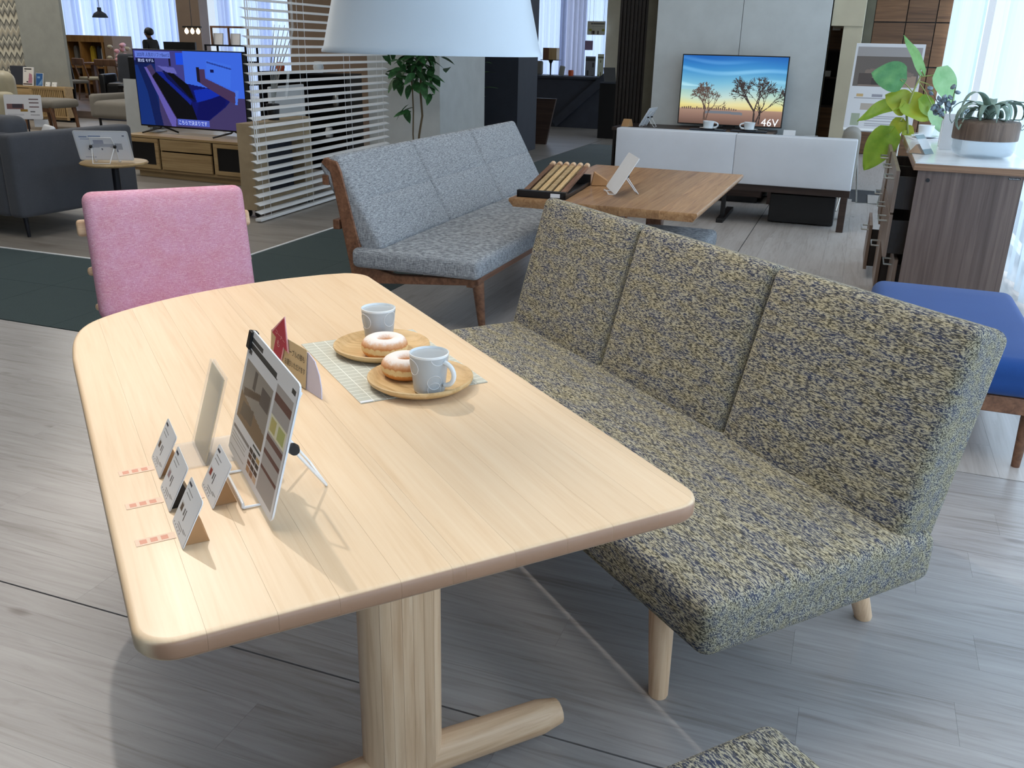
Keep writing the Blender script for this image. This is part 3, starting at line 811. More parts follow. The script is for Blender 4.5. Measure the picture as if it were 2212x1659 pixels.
def cup(parent, r, h, mat, handle=True, hz=0.0):
    MB().lathe([(0, 0.0), (r * 0.72, 0.0), (r * 0.8, h * 0.05), (r, h), (r * 0.94, h), (r * 0.74, h * 0.1), (0, h * 0.08)], 28).build('bowl', mat, parent, 60)
    if handle:
        pts = [Vector((math.cos(a) * 0.55 * h + r * 0.92, 0, h * 0.55 + math.sin(a) * h * 0.32)) for a in np.linspace(-PI / 2, PI / 2, 9)]
        MB().tube([RZ(hz) @ p for p in pts], r * 0.14, 8).build('handle', mat, parent, 60)
for (x, y, lab, hz) in ((-1.36, 9.14, 'white cup on a dark tray in front of the left tree on the television', 0), (-0.98, 9.22, 'white cup with spoon on a tray in front of the right tree on the television', 200)):
    tr = MB().cushion(x - 0.17, x + 0.17, y - 0.07, y + 0.07, 0.656, 0.668, 0.005).build('serving_tray', M['dark_grey'], None, 50)
    tag(tr, 'dark tray under the ' + ('left' if x < -1.2 else 'right') + ' white cup on the sideboard', 'tray')
    cp = thing('coffee_cup', lab, 'cup', (x, y, 0.669)); cup(cp, 0.055, 0.075, M['white_gloss'], True, hz)
    MB().lathe([(0, 0), (0.06, 0.002), (0.085, 0.012), (0.06, 0.006), (0, 0.004)], 24).build('saucer', M['white_gloss'], cp)
    sp = MB().tube([(x + 0.07, y - 0.05, 0.673), (x + 0.15, y - 0.03, 0.673)], [0.012, 0.004], 8, 0.4).build('spoon', M['steel'], None)
    tag(sp, 'spoon beside the ' + ('left' if x < -1.2 else 'right') + ' cup on the sideboard', 'spoon')
e, _, _ = easel('sign_easel', 'white sign on wire easel at the left end of the sideboard, seen edge-on', (-2.02, 9.22, 0.655), math.radians(-97), 0.26, 0.2, 30)
wd = MB().prism([(-0.05, 0), (0.05, 0), (0.02, 0.07), (-0.01, 0.07)], -0.04, 0.04, RX(90)).build('card_wedge', M['cardboard'], None, loc=(-2.16, 9.12, 0.656), rz=1.2, bevel=0.003)
tag(wd, 'small kraft card wedge left of the wire easel on the sideboard', 'card holder')
pc = MB().prism([(-0.04, 0), (0.04, 0), (0.012, 0.075), (0.0, 0.075)], -0.055, 0.055, RZ(90) @ RX(90)).build('price_card', M['paper'], None, loc=(-0.60, 9.2, 0.616), bevel=0.001)
tag(pc, 'small white price card on the lower board right of the tree television', 'card')
pc = MB().box(-0.06, 0.06, -0.01, 0.01, 0, 0.035).build('clear_block', M['acrylic'], None, loc=(-0.40, 9.25, 0.616), bevel=0.002)
tag(pc, 'small clear acrylic block right of the price card', 'block')

# ------------------------------------------------------------------ dark slatted wall, beige pier, far counter and window
w = struct(MB().box(-2.62, -2.20, 10.4, 10.5, 0, 3.9).build('wall_slatted', M['slat_dark'], smooth=0))
for i in range(9):
    x = -2.615 + i * 0.042
    MB().box(x, x + 0.026, 10.37, 10.41, 0, 3.9).build('slat', M['slat_dark'], w, smooth=0)
struct(MB().box(-2.22, -2.09, 10.0, 10.5, 0, 3.9).build('wall_edge', M['olive'], smooth=0))
struct(MB().box(-2.09, -0.385, 10.0, 10.1, 0, 3.9).build('wall_panel_back', M['olive'], smooth=0))
a = aty(1310, 60, 17.6).x; c_ = aty(1350, 60, 17.6).x
struct(MB().box(a, c_ + 0.8, 17.6, 17.8, 0, 3.9).build('wall_pier', M['cream'], smooth=0))
fw = struct(MB().box(-7.2, -2.0, 18.3, 18.36, 2.75, 3.9).build('window_2', M['white'], smooth=0))
for i in range(5):
    x = -6.6 + i * 0.85
    MB().box(x - 0.025, x + 0.025, 18.3, 18.36, 0, 2.75).build('mullion', M['white'], fw, smooth=0)
    if i < 4: MB().box(x + 0.03, x + 0.82, 18.325, 18.332, 0.6, 2.75).build('pane', M['pane'], fw, smooth=0)
MB().box(-7.2, -2.0, 18.3, 18.36, 0, 0.6).build('window_apron', M['white'], fw, smooth=0)
a0, a1, a2, a3 = aty(1155, 60, 18.0).x, aty(1222, 60, 18.0).x, aty(1262, 60, 18.0).x, aty(1330, 60, 18.0).x
curtain('sheer_curtain', (a0 - 0.3, 18.05), (a1, 18.05), 0.7, 2.9, M['sheer2'], 7, 0.03, 'bright sheer curtain behind the wooden box on a stand, right of the white lampshade')
curtain('drape', (a1 - 0.1, 17.95), (a2 + 0.05, 17.95), 0.7, 2.9, M['drape'], 5, 0.05, 'grey-white drape bunched between the two bright window strips')
curtain('sheer_curtain', (a2, 18.05), (a3 + 0.2, 18.05), 0.7, 2.9, M['sheer2'], 6, 0.03, 'bright sheer curtain behind the hanging posters beside the beige pier')
fc = thing('display_counter', 'dark grey display counter below the far centre window', 'counter', (0, 0, 0))
q0, q1 = aty(1150, 165, 16.2), aty(1302, 172, 16.2)
MB().box(q0.x - 0.2, q1.x + 0.02, 16.2, 17.0, 0.84, 0.88).build('top', M['dark_grey'], fc, smooth=0)
MB().box(q0.x - 0.18, q1.x, 16.25, 16.95, 0, 0.84).build('body', M['dark_grey'], fc, smooth=0)
q2, q3 = aty(1296, 180, 14.6), aty(1342, 180, 14.6)
dc = thing('dark_cabinet', 'black cabinet carrying a tilted tablet in front of the beige pier', 'cabinet', (0, 0, 0))
MB().box(q2.x, q3.x + 0.05, 14.6, 15.0, 0, q2.z).build('body', M['black'], dc, smooth=0)
MB().box(q2.x - 0.01, q3.x + 0.06, 14.58, 15.02, q2.z, q2.z + 0.015).build('top', M['dark_grey'], dc, smooth=0)
p = aty(1318, 177, 14.75)
tag(MB().box(-0.10, 0.10, -0.006, 0.006, 0, 0.23, RZ(35) @ RX(-18)).build('tablet', M['black'], None, bevel=0.004, loc=(p.x, 14.75, q2.z + 0.017)), 'black tablet standing tilted on the black cabinet', 'tablet')
p = aty(1190, 130, 16.5)
bs = thing('wood_box_stand', 'wooden sample box on a slim black stem standing on the far counter', 'stand', (p.x, 16.5, 0.88))
MB().box(-0.13, -0.02, -0.08, 0.08, 0.27, 0.47).build('dark_half', M['mid_wood'], bs, smooth=0)
MB().box(-0.019, 0.13, -0.08, 0.08, 0.27, 0.47).build('light_half', M['oak_z'], bs, smooth=0)
MB().tube([(0, 0, 0), (0, 0, 0.2), (0, 0, 0.262)], [0.012, 0.016, 0.05], 12).lathe([(0, 0), (0.06, 0), (0.06, 0.008), (0, 0.008)], 20).build('stem', M['black'], bs, 50)
MB().box(-0.17, 0.17, -0.09, 0.09, 0.258, 0.27).build('shelf_plate', M['black'], bs, smooth=0)
p = aty(1230, 150, 16.4); tag(MB().lathe([(0, 0), (0.045, 0), (0.05, 0.05), (0.045, 0.10), (0.035, 0.10), (0.03, 0.02), (0, 0.02)], 20).build('small_pot', M['orange'], None, loc=(p.x, 16.5, 0.881)), 'small orange pot on the far counter', 'pot')
p = aty(1212, 155, 16.4); tag(MB().cushion(-0.05, 0.05, -0.02, 0.02, 0, 0.17, 0.018, 0, 2, RY(10)).build('sample_slab', M['wall_grey'], None, 60, loc=(p.x, 16.4, 0.884)), 'upright rounded grey sample slab left of the orange pot', 'sample')
p = aty(1163, 155, 16.6); tag(MB().cushion(-0.10, 0.08, -0.05, 0.05, 0, 0.24, 0.03, 0, 2).build('grey_cushion', M['grey_fab'], None, 60, loc=(p.x, 16.6, 0.882)), 'grey cushion propped at the left end of the far counter', 'cushion')
def poster(px0, py0, px1, py1, Y, polys, base, label, name='poster', hang=True):
    A, B = aty(px0, py1, Y), aty(px1, py0, Y)
    o = thing(name, label, 'poster', ((A.x + B.x) / 2, Y, A.z))
    MB().box(-(B.x - A.x) / 2, (B.x - A.x) / 2, 0.001, 0.008, 0, B.z - A.z).build('board', M['paper'], o, smooth=0)
    raster('print', (B.x - A.x), B.z - A.z, 40, 30, base, polys, M['print'], o)
    if hang:
        for sx in (-0.4, 0.4): MB().cyl((sx * (B.x - A.x), 0.005, B.z - A.z - 0.01), (sx * (B.x - A.x), 0.005, 3.899 - A.z), 0.003, n=5).build('hanging_cord', M['steel'], o)
    else:
        MB().box(-0.02, 0.02, 0.01, 0.03, 0.001 - A.z, 0.1).box(-0.12, 0.12, -0.05, 0.10, 0.001 - A.z, 0.012 - A.z).build('post', M['black_metal'], o, smooth=0)
    return o
po = poster(1268, 46, 1308, 75, 17.5, [(rect(0.2, 0.78, 0.95, 0.86), (90, 90, 84)), (rect(0.25, 0.6, 0.9, 0.63), (150, 150, 140)), (rect(0.25, 0.05, 0.42, 0.3), (60, 44, 34)), (rect(0.58, 0.05, 0.66, 0.3), (60, 44, 34)), (rect(0.1, 0.28, 0.25, 0.45), (150, 150, 60)), (rect(0.82, 0.28, 0.97, 0.45), (150, 150, 60))], (186, 182, 164), 'cream poster with small pictures hanging before the bright window strip')
poster(1263, 88, 1281, 108, 17.4, [], (136, 116, 142), 'plain mauve sample card hanging below the cream poster')
poster(1263, 122, 1287, 172, 17.3, [(rect(0, 0.80, 1, 0.92), (70, 72, 72)), (rect(0.7, 0.55, 0.85, 0.75), (60, 62, 66)), (rect(0.15, 0.15, 0.35, 0.4), (66, 68, 70)), (rect(0.65, 0.1, 0.8, 0.2), (80, 80, 80))], (132, 134, 138), 'grey poster standing at the right end of the far counter', 'poster', False)
poster(1289, 117, 1305, 172, 17.08, [(rect(0, 0.84, 1, 0.9), (110, 112, 90)), (rect(0.4, 0.66, 0.6, 0.78), (120, 124, 90)), (rect(0.1, 0.02, 0.3, 0.2), (120, 130, 60)), (rect(0.5, 0.02, 0.65, 0.3), (110, 104, 60))], (206, 210, 184), 'pale green poster standing right of the grey poster', 'poster', False)
bd = MB().prism([(-0.2, 0), (0.12, 0), (0.26, 0.66), (-0.2, 0.66)], -0.03, 0.03, RX(90)).build('dark_sign_back', M['dark_wood'], None, loc=(aty(1165, 250, 13.2).x, 13.2, 0.0), bevel=0.004)
tag(bd, 'dark slanting board standing on the floor before the far counter', 'board')
lb = MB().box(-0.7, 0.7, -0.02, 0.02, 0, 0.14, RY(-42)).build('leaning_bar', M['dark_grey'], None, loc=(aty(1245, 200, 15.6).x, 15.6, 0.0))
lb.location.z = 0.48
lb.location.y = 16.18
tag(lb, 'dark plank leaning diagonally against the front of the far counter', 'plank')

# ------------------------------------------------------------------ white column, alcove, dark partition
struct(MB().box(-5.18, -4.30, 9.31, 10.60, 0, 3.9).build('wall_column', M['wall_white'], smooth=0))
al = struct(MB().box(-5.18, -4.95, 10.60, 11.72, 0, 3.9).build('wall_alcove', M['black'], smooth=0))
struct(MB().box(-5.18, -4.28, 11.72, 12.50, 0, 3.9).build('wall_partition', M['dark_grey'], smooth=0))


def leafmesh(w, l, fold=0.15, droop=0.25, n=6):
    vs, fs = [], []
    for i in range(n + 1):
        t = i / n
        ww = w * 0.5 * (math.sin(PI * t ** 0.8) ** 0.8 if 0 < t < 1 else 0.02)
        z = -droop * l * t * t
        for s in (-1, 0, 1): vs.append((s * ww, l * t, z + fold * ww * abs(s)))
    for i in range(n):
        for j in range(2): fs.append((i * 3 + j, i * 3 + j + 1, i * 3 + 4 + j, i * 3 + 3 + j))
    return vs, fs
LV = MB().add(*leafmesh(0.055, 0.13)).build('leaf', M['leaf_dark'], None, 60)
def leafy(parent, pts, size=1.0):
    for p in pts:
        o = LV.copy(); C.objects.link(o); o.parent = parent; o.location = p
        o.rotation_euler = (random.uniform(-0.9, 0.3), random.uniform(-0.5, 0.5), random.uniform(0, 2 * PI))
        k = size * random.uniform(0.75, 1.25); o.scale = (k, k, k)
random.seed(11)
P0 = aty(898, 280, 8.9)
fic = thing('ficus_tree', 'tall potted ficus with thin twin stems before the white column', 'plant', (P0.x, 8.9, 0))
MB().lathe([(0, 0), (0.11, 0), (0.14, 0.26), (0.125, 0.26), (0.115, 0.22), (0, 0.22)], 24).build('pot', M['white'], fic)
def px8(px, py): q = aty(px, py, 8.9); return Vector((q.x - P0.x, random.uniform(-0.03, 0.03), q.z))
s1 = [Vector((0.01, 0, 0.2)), px8(906, 290), px8(912, 250), px8(906, 200), px8(910, 150), px8(905, 90), px8(900, 20), Vector((0, 0, 2.2))]
s2 = [Vector((-0.02, 0, 0.2)), px8(894, 290), px8(893, 240), px8(890, 190), px8(884, 150), px8(880, 100), Vector((-0.12, 0.03, 2.0))]
MB().tube(s1, 0.012, 8).build('stem', M['stem'], fic, 60); MB().tube(s2, 0.008, 8).build('stem', M['stem'], fic, 60)
L = []
for i in range(120):
    px, py = random.gauss(897, 22), random.uniform(60, 182)
    q = aty(px, py, 8.9); L.append((q.x - P0.x, random.uniform(-0.12, 0.12), q.z))
for (px, py) in ((925, 190), (930, 202), (928, 180), (886, 225), (894, 232), (872, 236), (892, 240), (935, 205), (866, 170), (862, 130)):
    q = aty(px, py, 8.9); L.append((q.x - P0.x, random.uniform(-0.05, 0.05), q.z))
leafy(fic, L, 1.35)
M['palm_leaf'] = plain('palm_leaf', (96, 140, 84), 0.5, 0, 0.5, 0.3, 20)
P1 = atx(1075, 250, -4.65)
pal = thing('palm_plant', 'dim green palm in the black alcove beside the white column', 'plant', (-4.62, 11.12, 0))
MB().lathe([(0, 0), (0.13, 0), (0.15, 0.25), (0.13, 0.25), (0, 0.2)], 20).build('pot', M['terracotta'], pal)
MB().tube([(0, 0, 0.2), (0.02, 0, 0.8), (0, 0.02, 1.5)], 0.018, 8).build('stem', M['stem_g'], pal)
for i in range(12):
    a = i * 2.4; z = 0.7 + 0.06 * i
    MB().add(*leafmesh(0.08, 0.26, 0.2, 0.6, 8), RZ(math.degrees(a)) @ RX(40)).build('frond', M['palm_leaf'], pal, 60, loc=(0, 0, z))

# ------------------------------------------------------------------ venetian blind
BL = thing('venetian_blind', 'white venetian blind hanging free beside the beige rolling unit', 'blind', (-4.44, 6.10, 0), math.radians(93))
LB = 2.50
sl0 = MB().add(*(lambda n: ([(x, 0.028 * math.cos(a), z + 0.004 * math.sin(a)) for x in (0, LB) for z in (0.0, 0.002) for a in np.linspace(0, PI, n)],
        [(i, i + 1, 2 * n + i + 1, 2 * n + i) for i in range(n - 1)] + [(n + i + 1, n + i, 3 * n + i, 3 * n + i + 1) for i in range(n - 1)] + [(0, n, n + n - 1, n - 1), (2 * n, 3 * n - 1 + 0, 4 * n - 1, 3 * n)]))(5)).build('slat', M['white'], BL, 60)
zs = [0.075 + 0.0665 * i for i in range(31)]
sl0.location = (0, 0, zs[0]); sl0.rotation_euler = (math.radians(20), 0, 0)
for z in zs[1:]:
    o = sl0.copy(); C.objects.link(o); o.parent = BL; o.location = (0, 0, z)
MB().box(0.0, LB, -0.028, 0.028, 0.008, 0.032).build('bottom_rail', M['white'], BL, bevel=0.004)
MB().box(0.0, LB, -0.03, 0.03, 2.16, 2.22).build('head_rail', M['white'], BL, smooth=0)
for x in (0.15, 0.85, 1.65, 2.35):
    for y in (-0.031, 0.031):
        MB().cyl((x, y, 0.03), (x, y, 2.17), 0.0018, n=5).build('ladder_cord', M['white'], BL)
for x in (0.3, 2.2): MB().cyl((x, 0, 2.2), (x, 0, 3.899), 0.004, n=6).build('hanger', M['steel'], BL)
MB().tube([(-0.05, -0.06, 2.15), (-0.05, -0.06, 0.62), (-0.035, -0.06, 0.575), (-0.02, -0.06, 0.62), (-0.02, -0.06, 2.15)], 0.005, 6).build('pull_cord', M['white'], BL, 60)
MB().cyl((-0.035, -0.06, 0.58), (-0.035, -0.06, 0.49), 0.006, n=8).build('tassel', M['white'], BL)
MB().tube([(0.62, -0.05, 2.15), (0.62, -0.055, 1.5), (0.45, -0.06, 0.95)], 0.012, 8).build('tilt_wand', M['acrylic'], BL, 60)

# beige rolling unit behind the blind
ru = thing('rolling_display_unit', 'beige display unit on black castors behind the lower left of the blind', 'display unit', (-4.556, 6.25, 0), math.radians(93))
MB().box(0, 0.95, -0.02, 0.0, 0.07, 0.75).build('back_panel', M['beige_board'], ru, smooth=0) if False else None
MB().box(0, 0.22, -0.005, 0.13, 0.065, 0.755).box(0.80, 0.95, -0.005, 0.13, 0.065, 0.755).box(0.22, 0.80, -0.005, 0.13, 0.58, 0.755).box(0.22, 0.80, -0.005, 0.13, 0.065, 0.16).build('body', M['beige_board'], ru, smooth=0)
MB().box(0.22, 0.80, 0.11, 0.13, 0.16, 0.58).build('niche_back', M['dark_grey'], ru, smooth=0)
MB().box(0.22, 0.80, 0.02, 0.11, 0.36, 0.375).build('shelf', M['beige_board'], ru, smooth=0)
for x in (0.06, 0.89):
    for y in (0.03, 0.11):
        MB().lathe([(0, -0.012), (0.026, -0.012), (0.03, 0), (0.026, 0.012), (0, 0.012)], 16, TR(x, y, 0.03) @ RX(90)).box(x - 0.012, x + 0.012, y - 0.018, y + 0.018, 0.045, 0.066).build('castor', M['black'], ru, 50)
pt = thing('black_planter', 'black planter with a tall silver reed on the beige rolling unit', 'planter', (-4.64, 6.70, 0.756))
MB().lathe([(0, 0), (0.045, 0), (0.055, 0.13), (0.048, 0.13), (0, 0.11)], 20).build('pot', M['black'], pt)
for k in range(5): MB().tube([(0, 0, 0.1), (0.01 * k, 0.02 * k, 0.4), (0.03 * k, 0.10 + 0.03 * k, 0.75)], [0.006, 0.005, 0.002], 6).build('reed', M['steel'], pt)
wp = MB().cushion(-0.012, 0.012, -0.36, 0.36, 0.02, 1.02, 0.012).build('frosted_panel', M['white'], None, 60, loc=(-4.98, 7.42, 0.0), rz=math.radians(8))
wp.location.z = -0.02
tag(wp, 'white upright display panel seen through the blind slats', 'panel')
db = thing('black_open_shelf', 'black open shelving behind the middle of the blind', 'shelf', (-5.95, 9.1, 0))
MB().box(-0.5, 0.62, 0.3, 0.34, 0, 1.05).build('back', M['black'], db, smooth=0)
for z in (0.0, 0.34, 0.68, 1.03): MB().box(-0.5, 0.62, 0, 0.3, z, z + 0.02).build('shelf', M['black'], db, smooth=0)
for x in (-0.5, 0.06, 0.60): MB().box(x, x + 0.02, 0, 0.3, 0.02, 1.03).build('upright', M['black'], db, smooth=0)
for (dx, z, c, s, lab) in ((0.3, 0.36, 'white', 0.05, 'white jar on the lowest open shelf behind the blind'), (0.42, 0.70, 'steel', 0.06, 'steel pot on the middle shelf behind the blind'), (0.2, 1.05, 'white_gloss', 0.06, 'white bowl on top of the black shelf behind the blind'), (-0.3, 1.05, 'orange', 0.05, 'small brown jar on top of the black shelf behind the blind')):
    tag(MB().lathe([(0, 0), (s * 0.8, 0), (s, s), (s * 0.7, s * 2), (s * 0.6, s * 2), (0, s * 0.3)], 18).build('jar', M[c], None, 60, loc=(-5.95 + dx, 9.22, z + 0.001)), lab, 'jar')

# ------------------------------------------------------------------ oak TV board and television on the left
tb = thing('tv_board', 'oak television board with two drawers between dark glass doors', 'tv board', (-7.22, 7.72, 0), math.radians(-4))
BW = 1.98
MB().box(0, BW, 0.0, 0.45, 0.405, 0.43).build('top', M['oak'], tb, bevel=0.003)
MB().box(0, BW, 0.02, 0.45, 0.065, 0.09).box(0, 0.02, 0.02, 0.45, 0.09, 0.405).box(BW - 0.02, BW, 0.02, 0.45, 0.09, 0.405).box(0, BW, 0.43, 0.45, 0.09, 0.405).box(0.46, 0.48, 0.03, 0.43, 0.09, 0.405).box(1.16, 1.18, 0.03, 0.43, 0.09, 0.405).build('carcass', M['oak'], tb, smooth=0)
MB().box(0.1, BW - 0.1, 0.06, 0.40, 0.0, 0.065).build('plinth', M['oak'], tb, smooth=0)
for x0, x1 in ((0.0, 0.455), (1.185, BW)):
    d = MB().box(x0 + 0.005, x1, 0, 0.02, 0.095, 0.135).box(x0 + 0.005, x1, 0, 0.02, 0.36, 0.40).box(x0 + 0.005, x0 + 0.05, 0, 0.02, 0.135, 0.36).box(x1 - 0.045, x1, 0, 0.02, 0.135, 0.36).build('door', M['oak'], tb, smooth=0)
    MB().box(x0 + 0.05, x1 - 0.045, 0.008, 0.014, 0.135, 0.36).build('glass_pane', M['black'], d, smooth=0)
for z0, z1 in ((0.29, 0.40), (0.095, 0.275)): MB().box(0.485, 1.155, 0.0, 0.02, z0, z1).build('drawer', M['oak'], tb, bevel=0.002)
t1 = thing('television', 'large television showing a deep blue sofa, on the oak board', 'television', (-6.45, 7.88, 0.431), math.radians(-4))
MB().box(-0.72, 0.72, 0.0, 0.05, 0.07, 0.84).build('case', M['black'], t1, bevel=0.003)
for sx in (-0.45, 0.5): MB().tube([(sx - 0.16, -0.10, 0.011), (sx, 0.0, 0.06), (sx, 0.03, 0.08), (sx + 0.02, 0.06, 0.06), (sx + 0.13, 0.12, 0.011)], 0.009, 8).build('stand_foot', M['black'], t1)
B1, B2, B3, B4 = (72, 120, 248), (18, 42, 140), (4, 10, 60), (2, 3, 14)
pol = [(rect(0, 0, 0.2, 0.86), (14, 40, 110)), ([(0, 0), (0.22, 0), (0.17, 0.5), (0.12, 0.86), (0, 0.86)], (10, 30, 92)), ([(0.0, 0.0), (0.14, 0.0), (0.10, 0.45), (0.03, 0.8), (0, 0.8)], (18, 52, 130)),
       ([(0.09, 0.78), (0.115, 0.78), (0.35, 0.12), (0.34, 0.0), (0.30, 0.0), (0.2, 0.4)], (110, 100, 190)), ([(0.115, 0.78), (0.16, 0.82), (0.36, 0.25), (0.36, 0.08)], (70, 56, 100)),
       ([(0.36, 0.10), (0.60, 0.04), (0.82, 0.30), (0.87, 0.38), (0.80, 0.50), (0.66, 0.54), (0.40, 0.60), (0.2, 0.72), (0.18, 0.62), (0.27, 0.35)], (8, 18, 110)),
       ([(0.36, 0.10), (0.22, 0.50), (0.16, 0.66), (0.2, 0.72), (0.24, 0.70), (0.50, 0.36), (0.54, 0.16), (0.56, 0.06)], B4), ([(0.2, 0.72), (0.26, 0.72), (0.52, 0.38), (0.50, 0.30), (0.46, 0.36)], (14, 36, 150)),
       ([(0.26, 0.74), (0.34, 0.74), (0.50, 0.56), (0.56, 0.36), (0.53, 0.34), (0.30, 0.64)], (6, 14, 80)), ([(0.30, 0.72), (0.33, 0.74), (0.49, 0.57), (0.54, 0.38), (0.50, 0.40)], B4),
       ([(0.54, 0.50), (0.66, 0.53), (0.80, 0.50), (0.84, 0.46), (0.56, 0.34)], (14, 50, 190)), ([(0.60, 0.04), (0.82, 0.32), (0.84, 0.48), (0.58, 0.34), (0.54, 0.14)], (4, 10, 96)),
       (rect(0.33, 0.80, 0.35, 0.9), (30, 20, 50)), ([(0.58, 0.62), (0.58, 0.78), (0.66, 0.78), (0.66, 0.66), (0.94, 0.48), (0.93, 0.34), (0.86, 0.38), (0.66, 0.55)], (78, 56, 96)), ([(0.58, 0.62), (0.58, 0.8), (0.61, 0.8), (0.61, 0.6)], (26, 18, 40)),
       ([(0.67, 0.68), (0.68, 0.90), (0.90, 0.84), (0.88, 0.55), (0.80, 0.58)], (70, 124, 255)), ([(0.68, 0.86), (0.68, 0.88), (0.90, 0.80), (0.90, 0.78)], (40, 70, 170)), (rect(0.71, 0.74, 0.74, 0.78), (10, 20, 90)),
       (rect(0.40, 0.82, 0.47, 0.98), (30, 86, 250)), ([(0.22, 0.80), (0.38, 0.78), (0.40, 0.70), (0.30, 0.72), (0.26, 0.76)], (110, 110, 200)), ([(0.92, 0.52), (0.95, 0.52), (0.93, 0.34), (0.91, 0.34)], (80, 130, 250)),
       (rect(0.015, 0.90, 0.35, 0.985), (112, 140, 244)), (rect(0.02, 0.825, 0.20, 0.89), (10, 22, 74)), (rect(0.36, 0.02, 0.66, 0.105), (86, 104, 214))]
def bgblue(u, v):
    c = np.zeros(u.shape + (3,)); c[:] = (62, 92, 214)
    fl = v < 0.42; c[fl] = (72, 62, 112)
    wl = (v >= 0.42) & (u > 0.47); c[wl] = (66, 116, 250)
    c[(v >= 0.42) & (u < 0.47)] = (70, 70, 150)
    return c
M['screen2'] = attrmat('lit_screen_blue', 0.75)
raster('screen', 1.415, 0.745, 220, 130, bgblue, pol, M['screen2'], t1, TR(0, -0.0015, 0.085))
M['cap_dark'] = emit('caption_dark', (16, 26, 90), 0.6); M['cap_light'] = emit('caption_light', (200, 214, 255), 0.8)
lettering('2025年 人気のソファBest12', 0.045, M['cap_dark'], t1, TR(-0.66, -0.004, 0.085 + 0.685), 0.44)
lettering('第2位 モデル', 0.036, M['cap_light'], t1, TR(-0.655, -0.004, 0.085 + 0.63), 0.22)
lettering('こちらで決まりです', 0.05, M['cap_light'], t1, TR(-0.185, -0.004, 0.085 + 0.028), 0.38)
p = at(492, 300, 0.431)
rm = thing('white_caption_card', 'small white card with a round clip on the right end of the oak board', 'card', (-5.56, 7.74, 0.431), math.radians(-6))
MB().box(-0.09, 0.09, -0.012, 0.012, 0, 0.055).build('card', M['paper'], rm, bevel=0.004)
MB().lathe([(0, -0.008), (0.025, -0.008), (0.025, 0.008), (0, 0.008)], 16, TR(-0.04, 0, 0.075) @ RX(90)).build('clip', M['paper'], rm)
MB().box(-0.06, 0.06, -0.0125, -0.012, 0.018, 0.034).build('caption', M['dark_grey'], rm, smooth=0)
wc = thing('white_sample_board', 'tall white textured board leaning behind the left end of the blue-screen television', 'board', (-7.50, 8.25, 0))
MB().box(-0.17, 0.17, -0.02, 0.02, 0.0, 0.95, RZ(-4) @ RX(-3)).build('board', M['wall_white'], wc, smooth=0)
wn = thing('curved_wood_shelf', 'curved brown wooden magazine holder beside the television on the oak board', 'holder', (-7.13, 8.08, 0.431), math.radians(-4))
pts = arc(0, 0.13, 0.11, 130, 230, 10); pin = arc(0.02, 0.13, 0.105, 230, 130, 10)
MB().prism(pts + pin, -0.07, 0.07, RX(90) @ TR(0.06, 0, 0)).build('curved_side', M['mid_wood'], wn, 50)
MB().box(-0.03, 0.10, -0.08, 0.08, 0.0, 0.012).build('base', M['white'], wn, smooth=0)
rg = MB().cushion(-9.6, -6.7, 8.6, 11.3, 0.0005, 0.014, 0.006).build('rug', M['rug'], None, 50)
tag(rg, 'large beige rug on the floor behind the television board', 'rug')

# ------------------------------------------------------------------ charcoal sofa, round side table and its sign
cs = thing('charcoal_sofa', 'charcoal wool sofa seen from its back corner at the left edge', 'sofa', (-5.50, 4.80, 0), math.radians(-4))
MB().cushion(-0.14, 0.0, 0.0, 1.10, 0.15, 0.735, 0.035, 0.004, 0, None, 4, 6).build('armrest', M['charcoal'], cs, 60)
MB().cushion(-2.0, -0.142, 0.0, 0.17, 0.15, 0.735, 0.035, 0.004, 1, None, 4, 6).build('back', M['charcoal'], cs, 60)
MB().cushion(-2.0, -0.145, 0.172, 1.08, 0.15, 0.42, 0.04, 0.01, 2, None, 4, 6).build('seat', M['charcoal'], cs, 60)
MB().cushion(-0.82, -0.15, 0.10, 0.30, 0.43, 0.84, 0.06, 0.02, 1, None, 4, 6).build('back_cushion', M['charcoal'], cs, 60)
for x in (-0.09, -1.9):
    for y in (0.09, 1.0): MB().tube([(x, y, 0.16), (x + 0.01, y, 0)], [0.018, 0.012], 10).build('leg', M['black_metal'], cs)
pw = MB().cushion(-0.11, 0.11, -0.02, 0.02, 0.0, 0.16, 0.018, 0.006, 1, RZ(-30) @ RX(-25)).build('folded_cloth', M['paper'], None, 60, loc=(-5.78, 5.34, 0.62))
pw.location.z = 0.60
tag(pw, 'folded white cloth lying over the charcoal sofa seat', 'cloth')
sd = thing('round_side_table', 'round beech side table with a black centre post beside the charcoal sofa', 'side table', (-5.06, 5.28, 0))
MB().lathe([(0, 0.508), (0.20, 0.508), (0.232, 0.518), (0.236, 0.526), (0.228, 0.534), (0, 0.535)], 48).build('top', M['oak'], sd, 40)
MB().cyl((0, 0, 0.01), (0, 0, 0.51), 0.026, n=16).build('post', M['black_metal'], sd, 50)
MB().lathe([(0, 0), (0.17, 0), (0.17, 0.01), (0.0, 0.014)], 36).build('base', M['black_metal'], sd, 40)
e, Mx, sh = easel('sign_easel', 'white sign with a sofa drawing on the round side table, seen from behind', (-5.07, 5.23, 0.535), math.radians(205), 0.38, 0.23, 22)
